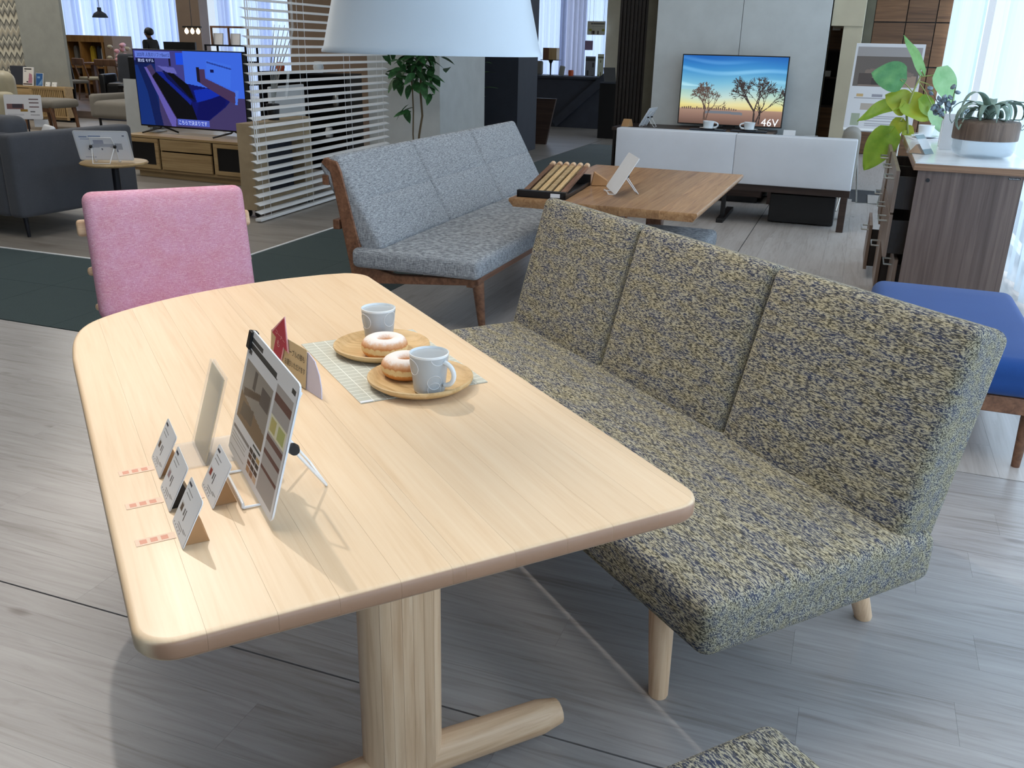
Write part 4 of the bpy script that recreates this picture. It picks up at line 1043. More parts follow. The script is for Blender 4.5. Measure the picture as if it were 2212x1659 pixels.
pol = [(rect(0.07, 0.80, 0.22, 0.85), (150, 165, 200)), (rect(0.25, 0.82, 0.48, 0.87), (150, 165, 200)), (rect(0.08, 0.72, 0.26, 0.75), (160, 172, 204)), (rect(0.10, 0.06, 0.3, 0.09), (150, 160, 190)), (rect(0.90, 0.83, 0.94, 0.88), (120, 132, 160)),
       ([(0.2, 0.40), (0.5, 0.46), (0.8, 0.42), (0.8, 0.56), (0.3, 0.56)], (186, 192, 208)), (rect(0.32, 0.56, 0.52, 0.70), (178, 184, 206)), (rect(0.72, 0.36, 0.86, 0.60), (180, 184, 196)), (rect(0.2, 0.34, 0.22, 0.4), (130, 136, 156)), (rect(0.45, 0.34, 0.47, 0.4), (130, 136, 156)), (rect(0.74, 0.28, 0.76, 0.36), (130, 136, 156))]
raster('print', 0.36, 0.215, 72, 44, (236, 240, 250), pol, M['print'], e, Mx @ TR(0, 0.0022, 0.008) @ RZ(180))

# ------------------------------------------------------------------ far left: zigzag wall, pier, slatted cabinet, cream armchair
def zigzag():
    t = NT('zigzag_wallpaper', 0.85)
    tc = t.add('ShaderNodeTexCoord'); sp = t.add('ShaderNodeSeparateXYZ'); t.link(tc.outputs['Object'], sp.inputs[0])
    pp = t.add('ShaderNodeMath', operation='PINGPONG'); pp.inputs[1].default_value = 0.0625; t.link(sp.outputs['X'], pp.inputs[0])
    mu = t.add('ShaderNodeMath', operation='MULTIPLY_ADD'); mu.inputs[1].default_value = 1.5; t.link(pp.outputs[0], mu.inputs[0])
    neg = t.add('ShaderNodeMath', operation='MULTIPLY'); neg.inputs[1].default_value = -1.0; t.link(sp.outputs['Z'], neg.inputs[0]); t.link(neg.outputs[0], mu.inputs[2])
    sc = t.add('ShaderNodeMath', operation='MULTIPLY'); sc.inputs[1].default_value = 1.9; t.link(mu.outputs[0], sc.inputs[0])
    fr = t.add('ShaderNodeMath', operation='FRACT'); t.link(sc.outputs[0], fr.inputs[0])
    A, Bc, D, E_ = (200, 196, 178), (146, 144, 134), (92, 92, 86), (172, 164, 146)
    stops = [(0.0, A), (0.10, D), (0.17, Bc), (0.30, A), (0.36, E_), (0.48, Bc), (0.56, D), (0.62, A), (0.70, Bc), (0.82, D), (0.90, E_), (0.96, A)]
    r = t.ramp(fr.outputs[0], stops)
    r.node.color_ramp.interpolation = 'CONSTANT'
    return t.col(r)
M['zigzag'] = zigzag()
zx = aty(52, 60, 12.4).x
struct(MB().box(-20, zx, 12.4, 12.5, 0, 3.9).build('wall_zigzag', M['zigzag'], smooth=0))
zx2 = aty(134, 60, 12.3).x
struct(MB().box(zx, zx2, 12.3, 12.36, 0, 3.9).build('wall_pier', M['wall_grey'], smooth=0))
struct(MB().box(zx2, -9.0, 12.82, 12.92, 0.0, 0.115).build('trim_3', M['dark_grey'], smooth=0))
RF = 0.12
struct(MB().box(-20, -6.2, 12.92, 19.3, 0.0, RF).build('floor_raised', M['floor_room'], smooth=0))
A_, B_ = aty(42, 190, 12.08), aty(146, 240, 12.08)
CT = aty(95, 187, 12.08).z
lc = thing('slatted_oak_cabinet', 'oak wall cabinet with a slatted sliding door below the leaflets', 'cabinet', (A_.x - 0.3, 12.08, CT - 0.89))
wd_ = B_.x - A_.x + 0.3
MB().box(0, wd_, 0.0, 0.20, 0.86, 0.89).build('top', M['oak'], lc, smooth=0)
MB().box(0, wd_, 0.03, 0.20, 0.36, 0.40).box(0, 0.03, 0.02, 0.20, 0.40, 0.86).box(wd_ - 0.03, wd_, 0.0, 0.20, 0.36, 0.86).box(0, wd_, 0.17, 0.20, 0.40, 0.86).build('carcass', M['oak'], lc, smooth=0)
MB().box(0.05, wd_ - 0.1, 0.06, 0.19, 0.89 - CT, 0.36).build('plinth', M['black'], lc, smooth=0)
MB().box(0.03, 0.5, 0.01, 0.03, 0.62, 0.85).build('drawer', M['oak'], lc, smooth=0)
MB().box(0.5, wd_ - 0.03, 0.03, 0.035, 0.40, 0.86).build('dark_back', M['black'], lc, smooth=0)
n = 17
for i in range(n):
    x = 0.56 + (wd_ - 0.65) * i / (n - 1)
    MB().box(x, x + 0.016, 0.008, 0.03, 0.42, 0.84).build('slat', M['oak_z'], lc, smooth=0)
MB().box(0.5, 0.555, 0.005, 0.03, 0.40, 0.86).box(0.555, wd_ - 0.03, 0.005, 0.03, 0.40, 0.42).box(0.555, wd_ - 0.03, 0.005, 0.03, 0.84, 0.86).build('door_frame', M['oak'], lc, smooth=0)
def leaflet(px, py, Y, z, w, h, base, polys, label, lean=12, cat='leaflet'):
    q = aty(px, py, Y)
    o = thing('leaflet_stand', label, cat, (q.x, Y, z), 0)
    Mx = RX(-lean)
    MB().box(-w / 2, w / 2, 0, 0.012, 0, h, Mx).build('board', M['paper'], o, smooth=0)
    raster('print', w * 0.94, h * 0.96, 30, 40, base, polys, M['print'], o, Mx @ TR(0, -0.001, h * 0.02))
    MB().box(-w * 0.4, w * 0.4, 0.0, h * 0.30, 0.0, 0.008).build('foot', M['acrylic'], o, smooth=0)
    return o
leaflet(60, 180, 12.13, CT + 0.001, 0.23, 0.30, (218, 214, 208), [(rect(0.1, 0.88, 0.85, 0.94), (60, 60, 60)), (rect(0.1, 0.75, 0.3, 0.83), (150, 150, 150)), ([(0.5, 0.12), (0.95, 0.12), (0.9, 0.6), (0.6, 0.7)], (170, 120, 136)), (rect(0.0, 0.02, 0.95, 0.09), (70, 50, 44)), (rect(0.35, 0.15, 0.5, 0.22), (40, 36, 36))], 'white leaflet with pink picture on the slatted oak cabinet')
leaflet(84, 180, 12.13, CT + 0.001, 0.155, 0.21, (44, 92, 150), [([(0.3, 0.05), (0.9, 0.1), (0.95, 0.6)], (110, 150, 190)), (rect(0.2, 0.6, 0.6, 0.75), (120, 160, 200))], 'blue leaflet in white frame on the slatted oak cabinet')
leaflet(102, 185, 12.13, CT + 0.001, 0.10, 0.075, (226, 226, 222), [(rect(0.2, 0.3, 0.35, 0.5), (90, 90, 90))], 'left one of two small white cards on the slatted cabinet', 20, 'card')
leaflet(116, 185, 12.13, CT + 0.001, 0.10, 0.075, (226, 226, 222), [(rect(0.2, 0.3, 0.35, 0.5), (90, 90, 90))], 'right one of two small white cards on the slatted cabinet', 20, 'card')
sk = MB().box(-0.16, 0.16, 0, 0.06, 0, 0.36).build('dark_patterned_cube', M['dark_grey'], None, bevel=0.01, loc=(aty(40, 180, 12.2).x, 12.2, CT + 0.001))
sk.location.y = 12.215; sk.scale = (1, 1, 0.85)
tag(sk, 'dark grey box behind the white leaflet on the slatted cabinet', 'box')
# cream leather armchair
q = at(60, 300, 0.0)
ar = thing('cream_recliner', 'cream leather recliner with a rounded headrest at the left edge', 'armchair', (-10.70, 9.0, 0), math.radians(0))
MB().cushion(-0.85, 0.0, 0.35, 0.66, 0.30, 0.92, 0.13, 0.03, 1, RX(0), 5, 6).build('backrest', M['leather'], ar, 70)
MB().cushion(-0.80, -0.02, -0.45, 0.40, 0.25, 0.50, 0.09, 0.02, 2, None, 5, 6).build('seat', M['leather'], ar, 70)
MB().cushion(-0.02, 0.20, -0.42, 0.42, 0.28, 0.66, 0.08, 0.01, 2, None, 5, 5).build('armrest', M['leather'], ar, 70)
MB().lathe([(0, 0), (0.30, 0), (0.30, 0.03), (0.06, 0.05), (0.06, 0.26), (0, 0.26)], 28, TR(-0.4, 0.0, 0)).build('base', M['black'], ar)
q0 = at(118, 283, 0.0)
ft = thing('wooden_footstool', 'grey cushioned footstool on curved wooden legs before the slatted cabinet', 'footstool', (q0.x, q0.y, 0), 0)
MB().cushion(-0.62, 0.06, -0.02, 0.52, 0.33, 0.45, 0.05, 0.01, 2, None, 4, 5).build('seat', M['grey_fab'], ft, 60)
for x in (-0.55, 0.0):
    for y in (0.02, 0.46): MB().tube([(x - 0.03, y, 0.34), (x, y, 0.2), (x + 0.02, y, 0)], [0.035, 0.028, 0.024], 10).build('leg', M['mid_wood'], ft, 50)
MB().box(-0.56, 0.0, 0.02, 0.06, 0.27, 0.33).build('rail', M['mid_wood'], ft, smooth=0)
e, Mx, sh = easel('price_sign', 'white price sign with a brown sofa picture behind the charcoal sofa', (-7.99, 7.2, 0.0), math.radians(28), 0.36, 0.24, 8)
for ch in list(e.children):
    if ch.name.startswith('wire') or ch.name.startswith('knob'): bpy.data.objects.remove(ch)
sh.location.z = 0.56
raster('print', 0.38, 0.25, 60, 40, (222, 222, 226), [(rect(0.05, 0.40, 0.52, 0.62), (128, 92, 92)), (rect(0.2, 0.45, 0.48, 0.62), (70, 62, 72)), (rect(0.42, 0.3, 0.62, 0.4), (150, 116, 50)), (rect(0.66, 0.80, 0.94, 0.86), (110, 90, 92)), (rect(0.66, 0.66, 0.94, 0.70), (110, 90, 92)), (rect(0.66, 0.48, 0.94, 0.52), (120, 96, 98)), (rect(0.68, 0.28, 0.82, 0.32), (100, 100, 104)), (rect(0.68, 0.14, 0.94, 0.17), (120, 120, 124)), (rect(0.05, 0.12, 0.5, 0.2), (200, 200, 206))], M['print'], e, TR(0, 0, 0.56) @ Mx @ TR(0, -0.0025, 0.006) @ Matrix.Scale(0.92, 4))
MB().cyl((0, 0.02, 0.0), (0, 0.10, 0.62), 0.008, n=8).build('post', M['black_metal'], e)
MB().box(0.06, 0.20, 0.075, 0.078, 0.49, 0.565).build('price_tag', M['paper'], e, smooth=0)
MB().lathe([(0, 0), (0.13, 0), (0.13, 0.008), (0, 0.012)], 24).build('base', M['black_metal'], e)

# ------------------------------------------------------------------ far left dining room
fw = struct(MB().box(-20, -6.2, 18.5, 18.56, 2.75, 3.9).build('window_3', M['white'], smooth=0))
for i in range(9):
    x = -19.4 + i * 1.1
    MB().box(x - 0.13, x + 0.13, 18.5, 18.56, RF, 2.75).build('mullion', M['white'], fw, smooth=0)
    if i < 8: MB().box(x + 0.13, x + 0.97, 18.525, 18.532, RF, 2.75).build('pane', M['pane'], fw, smooth=0)
b0, b1 = aty(404, 60, 18.0).x, aty(452, 60, 18.0).x
cb = [aty(v, 60, 18.1).x for v in (118, 193, 265, 335, 404)]
LBL = ('sheer curtain beside the grey pier, above the amber wardrobe', 'sheer curtain behind the small dark pendant lamp', 'sheer curtain left of the dark standing person', 'sheer curtain directly behind the standing person, beside the taupe pier')
for i in range(4):
    curtain('sheer_curtain', (cb[i] + 0.01, 18.2), (cb[i + 1] - 0.01, 18.2), RF + 0.02, 2.9, M['sheer2'], 6, 0.06, LBL[i])
curtain('sheer_curtain', (b1, 18.25), (aty(700, 60, 18.2).x, 18.25), RF + 0.02, 2.9, M['sheer2'], 16, 0.05, 'sheer curtain right of the taupe pier, behind the black shelf frame and blind')
struct(MB().box(b0, b1, 17.7, 18.0, RF, 3.9).build('wall_pier', M['taupe'], smooth=0))
struct(MB().box(-9.4, -6.2, 14.2, 14.3, 0, 3.9).build('wall_taupe', M['taupe'], smooth=0))
# amber wardrobe
A_, B_ = aty(135, 75, 17.0), aty(248, 75, 17.0)
wr = thing('open_wardrobe', 'amber wood open wardrobe with clothes below the far left curtains', 'wardrobe', (A_.x, 17.0, RF))
ww, wh = B_.x - A_.x, A_.z - RF
MB().box(0, ww * 0.84, 0, 0.5, wh - 0.14, wh).build('top', M['amber_wood'], wr, smooth=0)
MB().box(0, ww * 0.84, 0.46, 0.5, 0, wh - 0.14).build('back', M['mid_wood'], wr, smooth=0)
for x in (0.0, ww * 0.29, ww * 0.72): MB().box(x, x + 0.05, 0, 0.46, 0, wh - 0.14).build('upright', M['amber_wood'], wr, smooth=0)
for z in (0.20, 0.55): MB().box(0, ww * 0.84, 0.02, 0.46, z, z + 0.04).build('shelf', M['amber_wood'], wr, smooth=0)
MB().box(ww * 0.84, ww, -0.1, 0.5, 0, wh).build('side_panel', M['taupe'], wr, smooth=0)
for k, (t, c_, lab) in enumerate(((0.10, 'grey_fab', 'grey garment hanging at the left of the amber wardrobe'), (0.42, 'yellow', 'yellow garment hanging in the amber wardrobe'), (0.55, 'dark_grey', 'dark garment hanging beside the yellow one'), (0.63, 'wall_white', 'pale garment hanging at the right of the wardrobe'))):
    g = MB().prism([(-0.11, -0.62), (0.11, -0.62), (0.13, -0.06), (0.03, 0.0), (-0.03, 0.0), (-0.13, -0.06)], -0.04, 0.04, RX(90)).build('garment', M[c_], None, bevel=0.02, loc=(A_.x + ww * t, 17.2, RF + wh - 0.22))
    g.scale = (0.42, 1, 1)
    tag(g, lab, 'clothes')


def side_chair(label, loc, rz, frame, seatm, z0=0.0, back=0.80, w=0.46, cat='chair', solid=False, group=None):
    o = thing('dining_chair', label, cat, (loc[0], loc[1], z0), rz, group)
    MB().cushion(-w / 2, w / 2, -0.22, 0.22, 0.40, 0.46, 0.025).build('seat', seatm, o, 60)
    for sx in (-1, 1):
        MB().tube([(sx * (w / 2 - 0.03), -0.19, 0.41), (sx * (w / 2 - 0.01), -0.20, 0)], [0.02, 0.014], 8).build('leg', frame, o, 50)
        MB().tube([(sx * (w / 2 - 0.02), 0.30, back), (sx * (w / 2 - 0.03), 0.20, 0.44), (sx * (w / 2 - 0.01), 0.26, 0)], [0.014, 0.02, 0.014], 8).build('leg', frame, o, 50)
    MB().cushion(-w / 2, w / 2, 0.265 if not solid else 0.2, 0.31 if not solid else 0.32, (back - 0.11) if not solid else 0.46, back + 0.02, 0.02, 0, 2).build('backrest', seatm if solid else frame, o, 60)
    return o
fl = lambda px, py: at(px, py, RF)
q = Vector((-14.9, 15.3, 0)); side_chair('brown wooden chair with pale seat before the amber wardrobe', (q.x, q.y), math.radians(160), M['mid_wood'], M['leather'], RF)
q = Vector((-14.35, 15.25, 0)); side_chair('brown wooden chair right of the pale-seated chair at the far left table', (q.x, q.y), math.radians(200), M['mid_wood'], M['leather'], RF, 0.8, 0.44)
q = Vector((-14.1, 13.9, 0)); side_chair('black-legged chair with cream headrest at the edge of the grey pier', (q.x, q.y), math.radians(80), M['black'], M['grey_fab'], RF, 0.98)
q = Vector((-14.95, 15.1, 0))
dt = thing('far_dining_table', 'small brown dining table in the far left room', 'table', (q.x, q.y + 0.9, RF))
MB().box(-0.75, 0.75, -0.4, 0.4, 0.68, 0.72).build('top', M['mid_wood'], dt, bevel=0.005)
for sx in (-0.6, 0.6): MB().box(sx - 0.04, sx + 0.04, -0.04, 0.04, 0, 0.68).box(sx - 0.04, sx + 0.04, -0.3, 0.3, 0, 0.05).build('leg', M['mid_wood'], dt, smooth=0)
q = Vector((-12.9, 14.2, 0))
rc = thing('grey_recliner', 'dark grey leather recliner left of the blue-screen television', 'armchair', (q.x, q.y, RF), math.radians(25))
MB().cushion(-0.36, 0.36, 0.1, 0.30, 0.30, 1.02, 0.07, 0.02, 1, RX(-14), 4, 5).build('backrest', M['charcoal'], rc, 60)
MB().cushion(-0.36, 0.36, -0.45, 0.22, 0.22, 0.45, 0.06, 0.01, 2, None, 4, 5).build('seat', M['black'], rc, 60)
for s in (-1, 1): MB().cushion(s * 0.43 - 0.06, s * 0.43 + 0.06, -0.4, 0.3, 0.2, 0.60, 0.04).build('armrest', M['black'], rc, 60)
MB().lathe([(0, 0), (0.28, 0), (0.28, 0.03), (0.05, 0.05), (0.05, 0.23), (0, 0.23)], 24).build('base', M['black'], rc)
q = at(252, 265, 0.0)
ga = thing('stone_grey_armchair', 'stone grey armchair behind the white board at the left of the television', 'armchair', (q.x + 0.9, q.y - 0.55, 0), math.radians(0))
MB().cushion(-0.45, 0.45, -0.42, 0.42, 0.16, 0.42, 0.06, 0.01, 2, None, 4, 5).build('seat', M['grey_fab'], ga, 60)
MB().cushion(-0.45, 0.45, 0.28, 0.46, 0.20, 0.62, 0.06, 0.01, 1, None, 4, 5).build('backrest', M['grey_fab'], ga, 60)
for s in (-1, 1): MB().cushion(s * 0.43 - 0.07, s * 0.43 + 0.07, -0.42, 0.40, 0.16, 0.52, 0.05).build('armrest', M['grey_fab'], ga, 60)
for sx in (-0.38, 0.38):
    for sy in (-0.34, 0.34): MB().cyl((sx, sy, 0), (sx, sy, 0.17), 0.02, n=8).build('leg', M['black'], ga)
q = Vector((-12.0, 13.35, 0)); side_chair('black padded chair between the dark recliner and the television', (q.x, q.y), math.radians(10), M['black'], M['black'], RF, 0.9, 0.6, 'chair', True)
# flowers
q = aty(258, 120, 16.2)
fo = thing('flower_arrangement', 'pinkish dried flower arrangement on a stand left of the person', 'flowers', (q.x, 16.2, RF))
MB().lathe([(0, 0), (0.16, 0), (0.16, 0.03), (0.03, 0.05), (0.03, 0.62), (0.14, 0.64), (0.14, 0.66), (0, 0.66)], 20).build('stand', M['mid_wood'], fo)
random.seed(5)
for i in range(16):
    a, r = random.uniform(0, 6.28), random.uniform(0.02, 0.22)
    bl = MB().lathe([(0, -0.05), (0.05, -0.02), (0.06, 0.01), (0.03, 0.04), (0, 0.045)], 8, TR(r * math.cos(a), r * math.sin(a), 0.78 + random.uniform(0, 0.32))).build('bloom', M['pinkedge'] if i % 3 else M['leather'], fo, 60)
# small dark pendant and bulbs
q = aty(215, 26, 13.8)
pl_ = thing('small_pendant_lamp', 'small dark metal pendant lamp before the far left curtains', 'lamp', (q.x, 13.8, 0))
zz = aty(215, 38, 13.8).z
pr = [(0.135, zz), (0.13, zz + 0.02), (0.10, zz + 0.07), (0.05, zz + 0.10), (0.035, zz + 0.11), (0.035, zz + 0.17), (0.0, zz + 0.17)]
MB().lathe(pr, 28).build('shade', M['dark_grey'], pl_, 50); MB().cyl((0, 0, zz + 0.16), (0, 0, 3.89), 0.005, n=6).build('cord', M['black'], pl_)
q = aty(415, 62, 15.8)
cl_ = thing('bulb_chandelier', 'row of three glowing bulbs on a dark bar above the television', 'lamp', (q.x, 15.8, 0))
M['bulb_glow'] = emit('bulb_glow', (255, 214, 150), 14.0)
zb = aty(415, 60, 15.8).z
MB().box(-0.22, 0.22, -0.02, 0.02, zb, zb + 0.03).cyl((0, 0, zb + 0.02), (0, 0, 3.89), 0.006, n=6).build('bar', M['black'], cl_, smooth=0)
for dx in (-0.14, 0.0, 0.14): MB().lathe([(0, -0.12), (0.03, -0.10), (0.04, -0.06), (0.02, -0.02), (0, 0)], 14, TR(dx, 0, zb)).build('bulb', M['bulb_glow'], cl_, 60)
# black shelf frame with frames
A_, B_ = aty(441, 96, 12.6), aty(530, 96, 12.6)
fs_ = thing('black_shelf_frame', 'black metal shelf frame with small framed samples behind the television', 'shelf', (A_.x, 12.6, RF))
w_ = B_.x - A_.x; h_ = A_.z - RF
for x in (0, w_ - 0.025):
    for y in (0, 0.3): MB().box(x, x + 0.025, y, y + 0.025, 0, h_).build('post', M['black_metal'], fs_, smooth=0)
for z in (h_ - 0.02, h_ - 0.26, h_ - 0.6): MB().box(0, w_, 0, 0.325, z, z + 0.022).build('shelf', M['black_metal'], fs_, smooth=0)
MB().box(0.06, w_, 0.1, 0.13, h_ + 0.25, h_ + 0.28).box(0.06, 0.085, 0.1, 0.13, h_, h_ + 0.25).box(w_ * 0.5, w_ * 0.5 + 0.02, 0.1, 0.13, h_, h_ + 0.25).box(w_ - 0.03, w_, 0.1, 0.13, h_, h_ + 0.25).build('wood_rack', M['mid_wood'], fs_, smooth=0)
for k, t in enumerate((0.2, 0.62)):
    tag(MB().box(-0.09, 0.09, 0, 0.02, 0, 0.17, RX(-8)).build('sample_card', M['paper'], None, loc=(A_.x + w_ * t, 12.74, RF + h_ + 0.004)), ('left' if k == 0 else 'right') + ' white card frame on the black shelf frame above the television', 'card')
# second dark television behind the person
q = aty(388, 108, 14.6)
d2 = thing('small_dark_television', 'small dark television behind the standing person', 'television', (q.x, 14.6, RF))
MB().box(-0.36, 0.36, 0, 0.04, 0.62, q.z + 0.14 - RF).build('case', M['black'], d2, smooth=0)
MB().box(-0.4, 0.4, -0.05, 0.25, 0.0, 0.60).build('stand', M['mid_wood'], d2, smooth=0)
MB().box(-0.05, 0.05, 0.0, 0.04, 0.60, 0.63).build('neck', M['black'], d2, smooth=0)
# person
q = aty(322, 80, 15.4)
pe = thing('person', 'person in dark clothing, coloured as a backlit silhouette, standing sideways before the bright curtains', 'person', (q.x, 15.4, RF), math.radians(-90))
HT = aty(322, 59, 15.4).z - RF
def person(parent, h):
    J = {}
    k = h / 1.62
    P_ = dict(pelvis=(0, 0, .88), waist=(0, .0, 1.02), chest=(0, .0, 1.20), neck0=(0, .02, 1.35), neck=(0, .0, 1.42), chin=(0, -.03, 1.455), head=(0, -.02, 1.51), crown=(0, -.01, 1.57), nose=(0, -.115, 1.495),
              sl=(-.17, .02, 1.31), el=(-.21, .04, 1.06), wl=(-.20, -.06, .84), hl=(-.20, -.09, .77), sr=(.17, .02, 1.31), er=(.21, .04, 1.06), wr=(.20, -.06, .84), hr=(.20, -.09, .77),
              pl=(-.09, 0, .84), kl=(-.10, -.02, .46), al=(-.10, .02, .07), tl=(-.10, -.13, .035), pr=(.09, 0, .84), kr=(.10, -.02, .46), ar=(.10, .02, .07), tr=(.10, -.13, .035))
    R_ = dict(pelvis=.13, waist=.115, chest=.135, neck0=.06, neck=.05, chin=.058, head=.088, crown=.06, nose=.016, sl=.07, el=.045, wl=.03, hl=.035, sr=.07, er=.045, wr=.03, hr=.035, pl=.095, kl=.062, al=.042, tl=.035, pr=.095, kr=.062, ar=.042, tr=.035)
    Ed = [('pelvis', 'waist'), ('waist', 'chest'), ('chest', 'neck0'), ('neck0', 'neck'), ('neck', 'chin'), ('chin', 'head'), ('head', 'crown'), ('head', 'nose'), ('chest', 'sl'), ('sl', 'el'), ('el', 'wl'), ('wl', 'hl'), ('chest', 'sr'), ('sr', 'er'), ('er', 'wr'), ('wr', 'hr'),
          ('pelvis', 'pl'), ('pl', 'kl'), ('kl', 'al'), ('al', 'tl'), ('pelvis', 'pr'), ('pr', 'kr'), ('kr', 'ar'), ('ar', 'tr')]
    for sd_, hn in ((-1, 'hl'), (1, 'hr')):
        for f in range(4):
            y = -.115 + .02 * f
            P_['f%d%s' % (f, hn)] = (sd_ * .20, y - .005, .735); P_['g%d%s' % (f, hn)] = (sd_ * .195, y - .012, .695 + .008 * abs(f - 1)); R_['f%d%s' % (f, hn)] = .0095; R_['g%d%s' % (f, hn)] = .008
            Ed += [(hn, 'f%d%s' % (f, hn)), ('f%d%s' % (f, hn), 'g%d%s' % (f, hn))]
        P_['t' + hn] = (sd_ * .185, -.145, .765); R_['t' + hn] = .01; Ed.append((hn, 't' + hn))
    ks = list(P_)
    me = bpy.data.meshes.new('body'); me.from_pydata([Vector(P_[n]) * k for n in ks], [(ks.index(a), ks.index(b)) for a, b in Ed], [])
    o = bpy.data.objects.new('body', me); C.objects.link(o); o.parent = parent
    sm = o.modifiers.new('skin', 'SKIN'); sm.use_smooth_shade = True
    for i, n in enumerate(ks):
        me.skin_vertices[0].data[i].radius = (R_[n] * k, R_[n] * k)
        me.skin_vertices[0].data[i].use_root = (n == 'pelvis')
    o.modifiers.new('sub', 'SUBSURF').levels = 1; o.modifiers['sub'].render_levels = 2
    t = NT('person_body', 0.9)
    tc = t.add('ShaderNodeTexCoord'); sp = t.add('ShaderNodeSeparateXYZ'); t.link(tc.outputs['Object'], sp.inputs[0])
    gt = t.add('ShaderNodeMath', operation='GREATER_THAN'); gt.inputs[1].default_value = 1.40 * k; t.link(sp.outputs['Z'], gt.inputs[0])
    o.data.materials.append(t.col(t.mix(gt.outputs[0], (24, 24, 28), (112, 84, 70))))  # near-black cloth and darkened skin put the backlit silhouette into the colour
    MB().lathe([(0, 0.072), (0.04, 0.066), (0.075, 0.042), (0.092, 0.0), (0.088, -0.035), (0.06, -0.06), (0.0, -0.062)], 20, TR(0, 0.018 * k, 1.535 * k) @ RX(-18)).build('hair', M['hair'], parent, 60)
    for sx in (-1, 1):
        MB().lathe([(0, -0.006), (0.006, -0.004), (0.007, 0), (0, 0.006)], 8, TR(sx * 0.03, -0.098 * k, 1.512 * k) @ RX(90)).build('eye', M['hair'], parent, 60)
        MB().lathe([(0, -0.004), (0.018, -0.003), (0.02, 0.002), (0, 0.006)], 10, TR(sx * 0.086 * k, -0.005, 1.50 * k) @ RY(90)).build('ear', M['skin'], parent, 60)
    MB().cushion(-0.02, 0.02, -0.006, 0.004, -0.004, 0.004, 0.003, 0, 2, TR(0, -0.088 * k, 1.46 * k)).build('mouth', M['orange'], parent, 60)
person(pe, HT)

# ------------------------------------------------------------------ right side: open wardrobe, cream partition, panelled wall, sign board
x0, x1 = aty(1768, 150, 10.9).x, aty(1835, 150, 10.9).x
oc = thing('tall_open_cabinet', 'tall brown cabinet with dark open shelves right of the white television panel', 'cabinet', (-0.60, 10.9, 0))
MB().box(0, 0.36, 0.38, 0.42, 0, 2.6).box(0, 0.02, 0, 0.38, 0, 2.6).box(0.34, 0.36, 0, 0.38, 0, 2.6).build('carcass', M['slat_dark'], oc, smooth=0)
for z in (0.0, 0.42, 0.82, 1.12, 1.40, 1.72): MB().box(0.02, 0.34, 0.01, 0.38, z, z + 0.02).build('shelf', M['dark_wood'], oc, smooth=0)
for z0, z1 in ((1.42, 1.72), (0.04, 0.42), (0.44, 0.82)): MB().box(0.02, 0.34, 0.0, 0.015, z0, z1).build('panel_front', M['panel_wood'], oc, smooth=0)
for (z, dx, lab) in ((1.60, 0.24, 'upper white price tag on the tall brown cabinet'), (1.13, 0.20, 'lower white price card on a shelf of the tall brown cabinet')):
    tag(MB().box(-0.04, 0.04, -0.012, -0.002, 0, 0.06).build('price_tag', M['paper'], None, loc=(-0.60 + dx, 10.9 if z > 1.3 else 10.93, z + 0.012)), lab, 'card')
cp = struct(MB().box(-0.26, -0.085, 9.75, 10.85, 0, 1.63).build('wall_partition', M['cream'], smooth=0))
struct(MB().box(-0.375, -0.085, 9.72, 10.85, 1.63, 3.9).build('wall_soffit', M['cream'], smooth=0))
struct(MB().box(-0.08, 0.0, 10.2, 11.2, 0, 3.9).build('wall_partition_edge', M['olive'], smooth=0))
pw_ = struct(MB().box(-0.4, 1.1, 14.5, 14.6, 0, 3.9).build('wall_wood', M['slat_dark'], smooth=0))
xs = [-0.30, 0.0, 0.42, 0.80, 1.02]; zs_ = [0.0, 0.62, 1.22, 1.80, 2.40, 2.98]
for i in range(4):
    for j in range(5):
        MB().box(xs[i] + 0.006, xs[i + 1] - 0.006, 14.47, 14.51, zs_[j] + 0.008, zs_[j + 1] - 0.008).build('panel', M['panel_wood'], pw_, bevel=0.002)
for x in (0.50, 0.56): MB().box(x, x + 0.012, 14.43, 14.45, 0.75, 1.15).build('bar_handle', M['steel'], pw_, smooth=0)
sg = thing('large_sign_board', 'large slanted catalogue board with a sofa picture behind the leafy plant', 'sign', (0.165, 9.05, 0), math.radians(-3))
Mx = TR(0, 0, 0.745) @ Matrix.Shear('XZ', 4, (0.0, 0.0)) @ RX(-16)
MB().box(-0.29, 0.29, 0.0, 0.012, 0, 0.76, Mx).build('board', M['paper'], sg, smooth=0)
pol = [(rect(0.03, 0.50, 0.97, 0.97), (96, 88, 84)), (rect(0.03, 0.86, 0.97, 0.97), (150, 146, 146)), ([(0.2, 0.7), (0.6, 0.74), (0.9, 0.66), (0.95, 0.5), (0.1, 0.5)], (120, 104, 96)), ([(0.45, 0.72), (0.6, 0.74), (0.7, 0.66), (0.5, 0.64)], (170, 120, 84)), ([(0.55, 0.5), (0.95, 0.5), (0.95, 0.64), (0.7, 0.6)], (150, 128, 112)), (rect(0.1, 0.52, 0.3, 0.66), (70, 60, 58)), (rect(0.30, 0.52, 0.5, 0.6), (52, 44, 44)),
       (rect(0.08, 0.36, 0.9, 0.365), (150, 150, 154)), (rect(0.12, 0.38, 0.22, 0.41), (190, 160, 110)), (rect(0.35, 0.38, 0.5, 0.41), (140, 140, 150)), (rect(0.62, 0.38, 0.8, 0.41), (140, 146, 160)), (rect(0.2, 0.22, 0.4, 0.30), (170, 160, 150)), (rect(0.5, 0.22, 0.7, 0.30), (150, 160, 180)),
       (rect(0.08, 0.03, 0.22, 0.18), (150, 160, 140))] + [(rect(0.3, 0.03 + 0.03 * i, 0.9, 0.04 + 0.03 * i), (160, 160, 166)) for i in range(5)]
raster('print', 0.575, 0.75, 70, 90, (205, 206, 210), pol, M['print'], sg, Mx @ TR(0, -0.001, 0.005))
